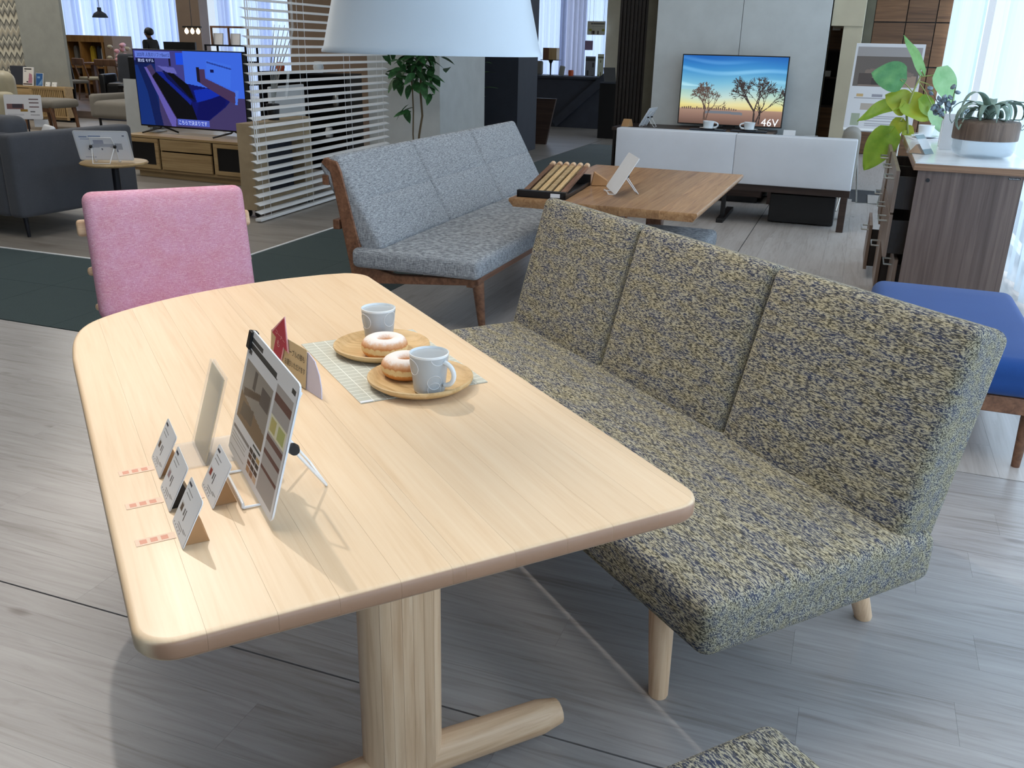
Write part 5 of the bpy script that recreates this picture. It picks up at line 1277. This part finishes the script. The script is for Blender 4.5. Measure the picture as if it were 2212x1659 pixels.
for sx in (-0.2, 0.2): MB().tube([(sx, 0.25, 0.9), (sx, 0.10, 0.3), (sx * 1.2, -0.1, 0.005)], 0.008, 8).build('stand_leg', M['steel'], sg, 60)
MB().tube([(-0.2, 0.25, 0.95), (-0.1, 0.55, 0.005), (0.1, 0.55, 0.005), (0.2, 0.25, 0.95)], 0.008, 8).build('prop', M['steel'], sg, 60)
MB().box(-0.285, 0.285, -0.03, 0.02, -0.02, 0.0, Mx).build('ledge', M['wire'], sg, smooth=0)

# ------------------------------------------------------------------ cabinet with white stone top
kc = thing('kitchen_counter', 'brown laminate counter cabinet with white stone top by the window', 'cabinet', (0, 0, 0))
MB().box(0.305, 0.86, 5.14, 6.86, 0.872, 0.878).build('stone_top', M['stone'], kc, smooth=0)
MB().box(0.300, 0.865, 5.135, 6.865, 0.838, 0.872).build('top_edge', M['cab_edge'], kc, bevel=0.002)
MB().box(0.325, 0.815, 5.155, 5.18, 0.0, 0.838).build('side_panel', M['cab_side'], kc, smooth=0)
MB().box(0.40, 0.815, 5.18, 6.84, 0.0, 0.838).build('body', M['slat_dark'], kc, smooth=0)
MB().lathe([(0, 0), (0.010, 0), (0.010, 0.002), (0, 0.002)], 16, TR(0.378, 5.153, 0.79) @ RX(90)).build('screw_cap', M['black'], kc)
MB().box(0.745, 0.80, 5.153, 5.155, 0.818, 0.828).build('badge', M['black'], kc, smooth=0)
lettering('karimoku', 0.008, M['paper'], kc, TR(0.748, 5.152, 0.8205), 0.048)
k = 0
DR = [(0.50, 0.82, 0.285), (0.66, 0.82, None), (0.30, 0.49, 0.30), (0.05, 0.29, 0.26)]
for (y0, y1, col_) in ((5.22, 5.72, 0), (5.73, 6.26, 1), (6.27, 6.80, 2)):
    for (z0, z1, out) in ((0.60, 0.82, 0.10), (0.36, 0.59, 0.15), (0.06, 0.35, 0.0)):
        ox = (0.10, 0.10, 0.11)[col_] if z0 > 0.3 else (0.035, 0.10, 0.16)[col_]
        xx = 0.345 - ox
        d = MB().box(xx - 0.02, xx, y0, y1, z0, z1).build('drawer', M['cab_front'], kc, bevel=0.002)
        if xx < 0.38: MB().box(xx, 0.40, y0 + 0.02, y0 + 0.035, z0 + 0.02, z1 - 0.03).build('drawer_side', M['slat_dark'], d, smooth=0)
        ym = (y0 + y1) / 2; zh = z1 - 0.06
        MB().tube([(xx - 0.02, ym - 0.085, zh), (xx - 0.062, ym - 0.085, zh), (xx - 0.062, ym + 0.085, zh), (xx - 0.02, ym + 0.085, zh)], 0.005, 8).build('handle', M['steel'], d, 30)
M['rim_wood'] = wood('rim_walnut', [(0.25, (66, 52, 44)), (0.5, (98, 80, 68)), (0.75, (120, 100, 86))], 'Z', 70, 3.0, 0.5, 1, 1)
# terrarium with air plant
te = thing('terrarium_bowl', 'glass bowl with a broad wooden rim holding a curly air plant', 'terrarium', (0.655, 5.62, 0.879))
gl = MB(); gl.lathe([(0.0, 0.0), (0.11, 0.0), (0.145, 0.012), (0.160, 0.045), (0.160, 0.105), (0.156, 0.105), (0.156, 0.045), (0.142, 0.016), (0.108, 0.004), (0.0, 0.004)], 56); gl.build('bowl', M['glass'], te, 60)
MB().lathe([(0.150, 0.090), (0.163, 0.092), (0.165, 0.100), (0.165, 0.175), (0.158, 0.188), (0.148, 0.190), (0.10, 0.196), (0.0, 0.198), (0.0, 0.175), (0.10, 0.172), (0.150, 0.165)], 56).build('wood_rim', M['rim_wood'], te, 50)
M['airplant'] = plain('air_plant_leaf', (128, 150, 138), 0.6, 0, 0.4, 0.15, 20)
random.seed(21)
for i in range(22):
    a = i * 2.399 + random.uniform(-0.3, 0.3); L_ = random.uniform(0.24, 0.42); curl = random.uniform(3.0, 5.2); x, z, th = 0.0, 0.195, random.uniform(0.9, 1.35)
    pts = []; n = 16
    for j in range(n + 1):
        pts.append((x, z)); st = L_ / n; x += math.cos(th) * st; z += math.sin(th) * st; th -= curl / n * (0.5 + j / n)
    zmin = min(p[1] for p in pts[4:])
    vs, fs = [], []
    for j, (xx, zz) in enumerate(pts):
        w_ = 0.024 * (1 - (j / n) ** 1.8) + 0.001
        zz = max(zz, 0.200 if xx < 0.165 else 0.05)
        for s in (-1, 0, 1): vs.append((xx, s * w_, zz - (0 if s else 0.004)))
    for j in range(n):
        for s in range(2): fs.append((j * 3 + s, j * 3 + s + 1, j * 3 + 4 + s, j * 3 + 3 + s))
    o = MB().add(vs, fs, RZ(math.degrees(a))).build('leaf', M['airplant'], te, 70)
    sm = o.modifiers.new('s', 'SOLIDIFY'); sm.thickness = 0.0015
# small succulent sprigs beside the bowl
q = at(2035, 262, 1.02); ss = thing('dried_sprigs', 'small bluish dried sprigs in a slim white stand beside the terrarium', 'plant', (0.50, 6.15, 0.879))
MB().box(-0.03, 0.03, -0.02, 0.02, 0, 0.15).build('holder', M['white'], ss, bevel=0.003)
M['sprig'] = plain('sprig_blue', (112, 128, 140), 0.7, 0, 0.3, 0.3, 40)
random.seed(31)
for i in range(9):
    a, t = random.uniform(-1.0, 1.0), random.uniform(0.1, 0.24)
    p1 = (math.sin(a) * t, random.uniform(-0.04, 0.04), 0.15 + math.cos(a) * t)
    b_ = MB().tube([(0, 0, 0.14), p1], 0.0025, 5).build('twig', M['stem'], ss)
    for j in range(4):
        f = 0.5 + j * 0.15; c0 = Vector((p1[0] * f, p1[1] * f, 0.15 + (p1[2] - 0.15) * f))
        MB().lathe([(0, -0.012), (0.016, -0.004), (0.018, 0.004), (0, 0.012)], 7, TR(c0.x + random.uniform(-0.02, 0.02), c0.y, c0.z) @ RX(random.uniform(-60, 60)) @ RY(random.uniform(-60, 60))).build('sprig_leaf', M['sprig'], b_, 60)
cc = thing('coffee_cup', 'cream cup and saucer on papers at the back of the stone-topped counter', 'cup', (0.42, 6.62, 0.885))
cup(cc, 0.05, 0.08, M['white_gloss'], False); MB().lathe([(0, 0), (0.05, 0.002), (0.085, 0.014), (0.06, 0.008), (0, 0.005)], 28).build('saucer', M['white_gloss'], cc)
tag(MB().box(-0.11, 0.14, -0.10, 0.10, 0, 0.006).build('leaflet_pile', M['paper'], None, loc=(0.44, 6.6, 0.8785), rz=0.2), 'flat papers under the cup on the counter', 'papers')
sw = thing('sample_card_stand', 'folded sample card with teal stripes in a clear wedge on the counter corner', 'card', (0.395, 5.60, 0.879), math.radians(60))
raster('card', 0.10, 0.13, 10, 20, (214, 222, 228), [(rect(0, 0.0, 1, 0.25), (70, 120, 134)), (rect(0, 0.75, 1, 0.95), (96, 140, 150))], M['print'], sw, RX(-38))
MB().prism([(0.0, 0), (0.11, 0), (0.085, 0.11), (0.08, 0.11)], -0.05, 0.05, RZ(90) @ RX(90)).build('wedge', M['acrylic'], sw)
MB().prism([(0.02, 0.002), (0.10, 0.002), (0.06, 0.05)], -0.045, 0.045, RZ(90) @ RX(90)).build('insert', M['cardboard'], sw)
wb = MB().box(-0.06, 0.06, -0.006, 0.006, 0, 0.20).build('white_card_back', M['paper'], None, loc=(0.52, 5.93, 0.879), rz=0.15)
tag(wb, 'plain white upright card behind the left of the terrarium bowl', 'card')
# leafy plant
lp = thing('heart_leaf_plant', 'lime green large-leaved plant growing up behind the left of the counter', 'plant', (0.50, 7.15, 0))
MB().lathe([(0, 0), (0.12, 0), (0.15, 0.28), (0.135, 0.28), (0, 0.24)], 28).build('pot', M['white'], lp)
def pp(px, py, dy=0.0):
    q = aty(px, py, 6.9 + dy); return Vector((q.x - 0.50, q.y - 7.15, q.z))
def bigleaf(base, tip, w, up, droop, c1, c2, name='leaf', cup_=0.25):
    base, tip = Vector(base), Vector(tip); d = tip - base; l = d.length; d.normalize()
    up = Vector(up); s = d.cross(up).normalized(); up = s.cross(d)
    n, m_ = 12, 4; vs, fs = [], []
    for i in range(n + 1):
        t = i / n
        ww = w * 0.5 * max(0.0, math.sin(PI * t ** 0.55)) ** 0.75 + 0.001
        back = 0.22 * l * (1 - t) ** 3
        for j in range(-m_, m_ + 1):
            u = j / m_
            p = base + d * (l * t - back * abs(u) ** 1.5) + s * (ww * u) + up * (cup_ * ww * abs(u) + droop * l * (t - t * t) + 0.006 * math.sin(10 * t + 3 * u))
            vs.append(tuple(p))
    k = 2 * m_ + 1
    for i in range(n):
        for j in range(k - 1): fs.append((i * k + j, i * k + j + 1, (i + 1) * k + j + 1, (i + 1) * k + j))
    t = NT('lime_leaf', 0.45)
    f = t.noise(t.coords((9, 9, 9)), 1.0, 4, 0.6)
    t.col(t.ramp(f, [(0.35, c1), (0.65, c2)]))
    t.b.inputs['Subsurface Weight'].default_value = 0.0
    tl = t.add('ShaderNodeBsdfTranslucent'); tl.inputs[0].default_value = tuple(lin(c2)) + (1,)
    mx = t.add('ShaderNodeMixShader'); mx.inputs[0].default_value = 0.35
    t.link(t.b.outputs[0], mx.inputs[1]); t.link(tl.outputs[0], mx.inputs[2]); t.link(mx.outputs[0], t.n['Material Output'].inputs[0])
    return MB().add(vs, fs).build(name, t.m, lp, 70)
LG, LG2, LY = (108, 150, 40), (150, 178, 60), (176, 178, 62)
bigleaf(pp(1938, 226), pp(1852, 262), 0.17, (0.1, -0.5, 1), 0.10, LG, LG2)
bigleaf(pp(1955, 232), pp(1912, 205), 0.20, (0, -0.8, 0.7), 0.15, LG2, LY)
bigleaf(pp(1958, 222), pp(2005, 262), 0.22, (0, -0.7, 0.8), 0.12, LG2, LY)
bigleaf(pp(1990, 222), pp(2022, 255, 0.1), 0.14, (0, -0.8, 0.6), 0.1, LG, LG2)
bigleaf(pp(1945, 170), pp(1882, 158), 0.20, (0, -1, 0.25), 0.05, (66, 130, 84), (120, 180, 120))
bigleaf(pp(1989, 150), pp(1952, 76), 0.07, (0.5, -0.9, 0.2), 0.12, (110, 170, 96), (150, 200, 130))
bigleaf(pp(2030, 160), pp(2058, 225, 0.1), 0.16, (0.3, -0.9, 0.3), 0.05, (128, 186, 124), (170, 214, 160))
bigleaf(pp(2018, 238), pp(2040, 290, 0.1), 0.11, (0, -0.9, 0.3), 0.03, (150, 200, 150), (190, 226, 180))
bigleaf(pp(1920, 290, -0.1), pp(1866, 368, -0.1), 0.20, (0, -0.9, 0.4), 0.03, LG, LG2)
bigleaf(pp(1945, 262), pp(1922, 300), 0.10, (0, -0.9, 0.4), 0.05, LG2, LY)
bigleaf(pp(1955, 280), pp(1975, 292), 0.08, (0, -0.9, 0.4), 0.05, LG2, LY)
for pts in ([(0, 0, 0.25), (-0.05, 0, 0.6), pp(1962, 300), pp(1958, 240), pp(1972, 200), pp(1988, 166)], ):
    MB().tube(pts, [0.010, 0.010, 0.009, 0.008, 0.006, 0.005], 8).build('stem', M['stem_g'], lp, 60)
for a, b_, c_ in ((pp(1958, 235), pp(1950, 228), pp(1938, 226)), (pp(1988, 166), pp(1980, 150), pp(1989, 150)), (pp(1988, 166), pp(2010, 163), pp(2030, 160)), (pp(1972, 200), pp(1960, 185), pp(1945, 172)), (pp(1985, 175), pp(2005, 182), pp(2018, 200)), (pp(1957, 262), pp(1950, 262), pp(1945, 262)), (pp(1955, 300), pp(1940, 296), pp(1920, 290, -0.1)), (pp(1985, 178), pp(2000, 200), pp(2018, 238))):
    MB().tube([a, b_, c_], 0.004, 6).build('petiole', M['stem_g'], lp, 60)

# ------------------------------------------------------------------ blue ottoman
ot = thing('blue_ottoman', 'royal blue upholstered ottoman on a walnut frame behind the tweed bench', 'ottoman', (0, 0, 0))
MB().cushion(0.17, 0.765, 3.36, 4.46, 0.27, 0.41, 0.05, 0.006, 2, None, 5, 8).build('cushion', M['blue'], ot, 60)
MB().box(0.19, 0.745, 3.38, 4.44, 0.21, 0.272).build('frame', M['walnut'], ot, bevel=0.004)
for x in (0.22, 0.715):
    for y in (3.42, 4.40): MB().tube([(x, y, 0.22), (x, y, 0)], [0.022, 0.015], 12).build('leg', M['walnut'], ot, 50)

# ------------------------------------------------------------------ on the beech table
ZT = 0.7005
pm = thing('placemat', 'pale grey-green placemat with a white grid under the two plates', 'placemat', T(0.688, 1.866, ZT), TA + math.radians(0.6))
def gridcloth():
    t = NT('grid_cloth', 0.95, 0, 0.2)
    tc = t.add('ShaderNodeTexCoord'); sp = t.add('ShaderNodeSeparateXYZ'); t.link(tc.outputs['Object'], sp.inputs[0])
    lines = []
    for ax, step, w_ in (('X', 0.0295, 0.0009), ('Y', 0.0205, 0.0009)):
        a = t.add('ShaderNodeMath', operation='PINGPONG'); a.inputs[1].default_value = step / 2; t.link(sp.outputs[ax], a.inputs[0])
        b = t.add('ShaderNodeMath', operation='LESS_THAN'); b.inputs[1].default_value = w_; t.link(a.outputs[0], b.inputs[0]); lines.append(b.outputs[0])
    m = t.add('ShaderNodeMath', operation='MAXIMUM'); t.link(lines[0], m.inputs[0]); t.link(lines[1], m.inputs[1])
    f = t.noise(t.coords((900, 900, 900), rnd=False), 1.0, 2)
    t.bump(f, 0.3, 0.0008)
    return t.col(t.mix(m.outputs[0], t.ramp(f, [(0.3, (184, 184, 172)), (0.7, (200, 200, 188))]), (232, 232, 222)))
M['gridcloth'] = gridcloth()
MB().box(-0.147, 0.147, -0.213, 0.213, 0, 0.0018).build('cloth', M['gridcloth'], pm, smooth=0)
MB().box(-0.147, -0.12, -0.2135, -0.206, 0.0018, 0.0026).build('care_tag', M['paper'], pm, smooth=0)
ZM = ZT + 0.002
for (x, y, lab) in ((0.700, 1.945, 'round wooden plate with a doughnut, farther from the camera'), (0.697, 1.700, 'round wooden plate with a doughnut and handled mug, nearer the camera')):
    p = thing('wooden_plate', lab, 'plate', T(x, y, ZM), TA + random.uniform(0, 2), 'wooden plates on the placemat')
    MB().lathe([(0, 0.0), (0.082, 0.0), (0.100, 0.004), (0.113, 0.013), (0.115, 0.017), (0.1145, 0.0205), (0.112, 0.022), (0.108, 0.0205), (0.096, 0.0105), (0.086, 0.0072), (0, 0.006)], 64, None, 0.012).build('plate', M['plate_wood'], p, 50)
ZP = ZM + 0.0066
def mug(x, y, rz, label, rings=((-0.62, 0.030, 0.0155), (-0.62, 0.014, 0.0155), (-0.40, 0.084, 0.016), (-2.0, 0.060, 0.017), (1.6, 0.05, 0.016), (2.6, 0.06, 0.018))):
    o = thing('coffee_mug', label, 'mug', T(x, y, ZP + 0.0006), TA + math.radians(rz), 'grey mugs with white rings')
    R = lambda z: 0.0325 + (0.0415 - 0.0325) * z / 0.086
    MB().lathe([(0, 0.0), (0.030, 0.0), (0.0325, 0.003), (R(0.083), 0.083), (0.0416, 0.086), (0.0398, 0.0866), (0.0385, 0.084), (0.0305, 0.008), (0.027, 0.005), (0, 0.005)], 48).build('body', M['white_gloss'], o, 50)
    MB().lathe([(R(0.005) + 0.0003, 0.005), (R(0.0815) + 0.0003, 0.0815)], 48).build('glaze_band', M['mugbody'], o, 60)
    ob = o.children[-1]; 
    for f in list(ob.data.polygons): pass
    def ringpts(a0, z0, r):
        return [Vector(((R(z0 + r * math.sin(t)) + 0.0007) * math.cos(a0 + r * math.cos(t) / 0.037), (R(z0 + r * math.sin(t)) + 0.0007) * math.sin(a0 + r * math.cos(t) / 0.037), z0 + r * math.sin(t))) for t in np.linspace(0, 2 * PI, 25) if 0.005 < z0 + r * math.sin(t) < 0.0815]
    for a0, z0, r in rings:
        pts = ringpts(a0, z0, r)
        if len(pts) > 3: MB().tube(pts, 0.0007, 4).build('ring_print', M['white'], o)
    pts = [Vector((0.0375 + 0.026 * math.cos(a) , 0, 0.046 + 0.025 * math.sin(a))) for a in np.linspace(-PI / 2 * 0.95, PI / 2 * 0.95, 11)]
    MB().tube(pts, 0.0052, 8).build('handle', M['white_gloss'], o, 60)
    MB().prism([(-0.012, 0.006), (0.012, 0.006), (0.014, 0.081), (-0.014, 0.081)], 0.0, 0.001, TR(0.0375, 0, 0) @ RZ(90) @ RX(90) @ TR(0, 0, 0)).build('handle_patch', M['white_gloss'], o) if False else None
    return o
mug(0.712, 2.000, 60, 'grey mug with white ring pattern on the farther wooden plate', ((-3.95, 0.058, 0.018), (-2.15, 0.064, 0.018), (0.6, 0.05, 0.016), (1.6, 0.05, 0.016)))
mug(0.692, 1.640, -60, 'grey mug with white rings and its handle to the right, on the nearer plate')
def doughnut(x, y, s, label):
    o = thing('doughnut', label, 'doughnut', T(x, y, ZP + 0.0008), TA, 'doughnuts on the wooden plates')
    R0, r0 = 0.030 * s, 0.0205 * s
    vs, fs = [], []; n, m_ = 48, 20
    for i in range(n):
        a = 2 * PI * i / n
        for j in range(m_):
            b = 2 * PI * j / m_
            rr = R0 + r0 * 1.05 * math.cos(b) * (1 + 0.03 * math.sin(5 * a)); z = 0.0215 * s + 0.0225 * s * math.sin(b)
            if abs(math.sin(b)) < 0.35 and math.cos(b) > 0: rr -= 0.0012 * (1 - abs(math.sin(b)) / 0.35) * (1 + math.sin(17 * a))
            vs.append((rr * math.cos(a), rr * math.sin(a), max(0, z)))
    for i in range(n):
        for j in range(m_): fs.append((i * m_ + j, ((i + 1) % n) * m_ + j, ((i + 1) % n) * m_ + (j + 1) % m_, i * m_ + (j + 1) % m_))
    t = NT('doughnut_crust', 0.75)
    tc = t.add('ShaderNodeTexCoord'); sp = t.add('ShaderNodeSeparateXYZ'); t.link(tc.outputs['Object'], sp.inputs[0])
    nz = t.noise(t.coords((120, 120, 120), rnd=False), 1.0, 3)
    ad = t.add('ShaderNodeMath', operation='MULTIPLY_ADD'); ad.inputs[1].default_value = 0.012; t.link(nz, ad.inputs[0]); t.link(sp.outputs['Z'], ad.inputs[2])
    mr = t.add('ShaderNodeMapRange'); mr.inputs[1].default_value = 0.004; mr.inputs[2].default_value = 0.05 * s; t.link(ad.outputs[0], mr.inputs[0])
    c = t.ramp(mr.outputs[0], [(0.0, (186, 112, 50)), (0.32, (214, 150, 80)), (0.40, (240, 214, 160)), (0.56, (236, 204, 146)), (0.62, (206, 134, 72)), (0.80, (224, 178, 140)), (0.92, (238, 228, 222))])
    MB().add(vs, fs).build('dough', t.col(c), o, 80)
doughnut(0.689, 1.897, 1.06, 'sugared ring doughnut lying alone in view on the farther plate')
doughnut(0.682, 1.747, 1.06, 'sugared ring doughnut half hidden behind the handled mug')

# large sign on wire easel, seen from its left
e, Mx, sh = easel('sign_easel', 'large product sign with room photo and wood swatches on a wire easel', T(0.254, 1.374, ZT), TA + math.radians(-90), 0.308, 0.222, 15.5, knob=0.40, kr=0.9)
DK = (96, 84, 78)
pol = [(rect(0.03, 0.875, 0.64, 0.878), (40, 40, 40)), (rect(0.03, 0.815, 0.64, 0.819), (40, 40, 40)), (rect(0.05, 0.93, 0.30, 0.965), (70, 70, 70)), (rect(0.05, 0.885, 0.62, 0.915), (60, 60, 60)), (rect(0.04, 0.83, 0.10, 0.865), (70, 70, 70)),
       (rect(0.04, 0.30, 0.62, 0.78), (150, 142, 132)), ([(0.04, 0.30), (0.62, 0.30), (0.62, 0.42), (0.04, 0.52)], (128, 104, 76)), ([(0.10, 0.50), (0.50, 0.62), (0.46, 0.66), (0.08, 0.56)], (92, 74, 58)), (rect(0.24, 0.62, 0.30, 0.76), (88, 80, 74)), (rect(0.42, 0.58, 0.60, 0.72), (96, 86, 80)), ([(0.10, 0.34), (0.36, 0.36), (0.36, 0.48), (0.12, 0.46)], (100, 86, 70)),
       (rect(0.03, 0.20, 0.40, 0.23), (130, 124, 122)), (rect(0.66, 0.05, 0.97, 0.86), (170, 164, 160)), (rect(0.66, 0.74, 0.97, 0.80), (104, 70, 62)), (rect(0.66, 0.50, 0.97, 0.64), (222, 218, 190)), (rect(0.68, 0.52, 0.78, 0.62), (190, 178, 110)), (rect(0.82, 0.52, 0.94, 0.62), (176, 180, 110)), (rect(0.66, 0.44, 0.97, 0.48), (104, 70, 62)), (rect(0.66, 0.34, 0.97, 0.37), (104, 70, 62)), (rect(0.66, 0.22, 0.97, 0.25), (104, 70, 62)), (rect(0.90, 0.91, 0.97, 0.95), (60, 60, 60))]
for i in range(5): pol.append((rect(0.03, 0.05 + 0.028 * i, 0.36 - 0.02 * (i % 2), 0.058 + 0.028 * i), (176, 172, 170)))
SWC = [(184, 142, 104), (160, 116, 82), (206, 178, 150), (120, 72, 44), (60, 40, 32), (70, 44, 34), (96, 62, 42), (54, 40, 36), (44, 34, 32), (58, 40, 30), (40, 40, 40), (186, 156, 100), (128, 98, 66)]
for i in range(12):
    a, b_ = i % 3, i // 3
    pol.append((rect(0.42 + a * 0.075, 0.05 + b_ * 0.05, 0.485 + a * 0.075, 0.09 + b_ * 0.05), SWC[i]))
pol.append((rect(0.46, 0.26, 0.62, 0.285), (50, 60, 62)))
raster('print', 0.304, 0.218, 150, 110, (224, 224, 226), pol, M['print'], e, Mx @ TR(0, -0.0019, 0.002))
bc = MB().box(-0.010, 0.010, -0.006, 0.008, -0.012, 0.02, Mx @ TR(-0.145, 0, 0.20)).build('black_clip', M['black'], e, bevel=0.002)
# clear menu holder
ac = thing('acrylic_menu_holder', 'clear upright acrylic holder with a faded paper behind the small cards', 'menu holder', T(0.20, 1.545, ZT), TA + math.radians(-90))
Mx = RX(-17)
MB().box(-0.055, 0.055, 0.0, 0.003, 0.002, 0.165, Mx).build('front_pane', M['acrylic'], ac, smooth=0)
MB().box(-0.055, 0.055, 0.006, 0.009, 0.002, 0.165, Mx).build('back_pane', M['acrylic'], ac, smooth=0)
M['faded'] = sheer('faded_paper', (244, 232, 208), 0.45)
MB().box(-0.052, 0.052, 0.0035, 0.0055, 0.006, 0.16, Mx).build('paper', M['faded'], ac, smooth=0)
MB().box(-0.055, 0.055, -0.03, 0.07, 0.0, 0.003).build('foot', M['acrylic'], ac, smooth=0)
# red arrow sign
aw = thing('arrow_sign', 'red arrow sign on a tan card in a bent lilac stand behind the large sign', 'sign', T(0.438, 1.80, ZT), TA + math.radians(-80))
Mx = RX(-6)
MB().prism([(-0.02, 0), (0.098, 0), (0.095, 0.022), (0.083, 0.048), (0.060, 0.072), (0.03, 0.082), (-0.02, 0.082)], -0.001, 0.001, TR(0, 0.024, 0) @ Mx @ RX(90)).build('stand_front', M['lilac'], aw)
MB().prism([(0, 0), (0.018, 0), (0.008, 0.070), (0.006, 0.070)], -0.16, 0.060, TR(0, 0.026, 0) @ RZ(90) @ RX(90)).build('stand_back', M['acrylic'], aw)
MB().box(-0.15, 0.028, 0.020, 0.0215, 0.004, 0.090, Mx).build('tan_card', M['tan'], aw, smooth=0)
ar_ = [(-0.022, 0.0), (0.022, 0.0), (0.022, 0.04), (0.047, 0.04), (0.0, 0.105), (-0.047, 0.04), (-0.022, 0.04)]
Ma = Mx @ TR(-0.108, 0.017, 0.038) @ RY(18)
MB().prism(ar_, -0.001, 0.001, Ma @ RX(90)).build('arrow_edge', M['pinkedge'], aw)
MB().prism([(x * 0.84, 0.004 + y * 0.91) for x, y in ar_], -0.0006, 0.0006, Ma @ TR(0, -0.0016, 0) @ RX(90)).build('arrow', M['red'], aw)
lettering('コーナー', 0.012, M['pinkedge'], aw, Ma @ TR(-0.026, -0.003, 0.050), 0.052)
lettering('も', 0.018, M['pinkedge'], aw, Ma @ TR(-0.010, -0.003, 0.028))
lettering('テーブルの脚も', 0.016, M['ink'], aw, Mx @ TR(-0.066, 0.019, 0.060), 0.088)
lettering('お選びいただけます', 0.016, M['ink'], aw, Mx @ TR(-0.075, 0.019, 0.034), 0.10)
# four small cards on wedges, with pink tape slips
CARDS = ((0.127, 1.520, 'small white product card farthest from the camera in the row of three', (84, 64, 52)), (0.124, 1.392, 'small white product card in the middle of the row of three', (150, 126, 132)), (0.124, 1.268, 'small white product card nearest the camera in the row of three', (90, 76, 66)), (0.186, 1.372, 'small white product card standing apart beside the large sign, with a red picture', (150, 66, 56)))
for i, (x, y, lab, pcol) in enumerate(CARDS):
    o = thing('product_card', lab, 'card', T(x, y, ZT), TA + math.radians(-90), 'small product cards on kraft wedges')
    Mx = RX(-27)
    w_, h_ = 0.095, 0.078
    rr = 0.005
    pl = arc(-w_ / 2 + rr, rr, rr, 180, 270, 3) + arc(w_ / 2 - rr, rr, rr, 270, 360, 3) + arc(w_ / 2 - rr, h_ - rr, rr, 0, 90, 3) + arc(-w_ / 2 + rr, h_ - rr, rr, 90, 180, 3)
    MB().prism(pl, -0.0006, 0.0006, Mx @ RX(90)).build('card', M['paper'], o)
    G_ = (110, 110, 112)
    pol = [(rect(0.05, 0.90, 0.24, 0.94), (50, 54, 70)), (rect(0.1, 0.80, 0.5, 0.815), G_), (rect(0.1, 0.72, 0.44, 0.735), G_), (rect(0.1, 0.60, 0.72, 0.606), (70, 70, 72)), (rect(0.06, 0.34, 0.26, 0.54), (206, 206, 206)), (rect(0.10, 0.36, 0.24, 0.50), pcol), (rect(0.34, 0.36, 0.42, 0.50), G_), (rect(0.46, 0.28, 0.50, 0.52), (80, 80, 82)), (rect(0.30, 0.10, 0.62, 0.13), G_), (rect(0.30, 0.16, 0.8, 0.18), G_), (rect(0.66, 0.20, 0.9, 0.22), G_)]
    for k in range(5): pol.append((rect(0.08 + 0.12 * k, 0.04, 0.11 + 0.12 * k, 0.07), (90, 90, 92)))
    raster('print', w_ * 0.96, h_ * 0.96, 70, 56, (228, 230, 234), pol, M['print'], o, Mx @ TR(0, -0.0009, h_ * 0.02))
    MB().prism([(0.003, 0), (0.040, 0), (0.024, 0.045), (0.023, 0.045)], -0.036, 0.036, RZ(90) @ RX(90)).build('wedge', M['kraft2'] if i != 1 else M['black'], o)
    tp = thing('tape_slip', 'pink printed slip lying left of the ' + ('farthest small card', 'middle small card', 'nearest small card', 'separate small card with red picture')[i], 'slip', T(x - 0.031 if i < 3 else x - 0.022, y + (0.002 if i < 3 else 0.01), ZT - 0.0003), TA + math.radians(2), 'pink slips before the small cards')
    hw = 0.028 if i < 3 else 0.018
    MB().box(-hw, hw, -0.010, 0.010, 0, 0.0006).build('slip', M['tape'], tp, smooth=0)
    for k in range(3 if i < 3 else 1): MB().box(-0.022 + 0.015 * k if i < 3 else -0.008, -0.012 + 0.015 * k if i < 3 else 0.002, -0.006, 0.006, 0.0006, 0.0008).build('stamp', M['tape_ink'], tp, smooth=0)
bpy.data.objects.remove(LV)
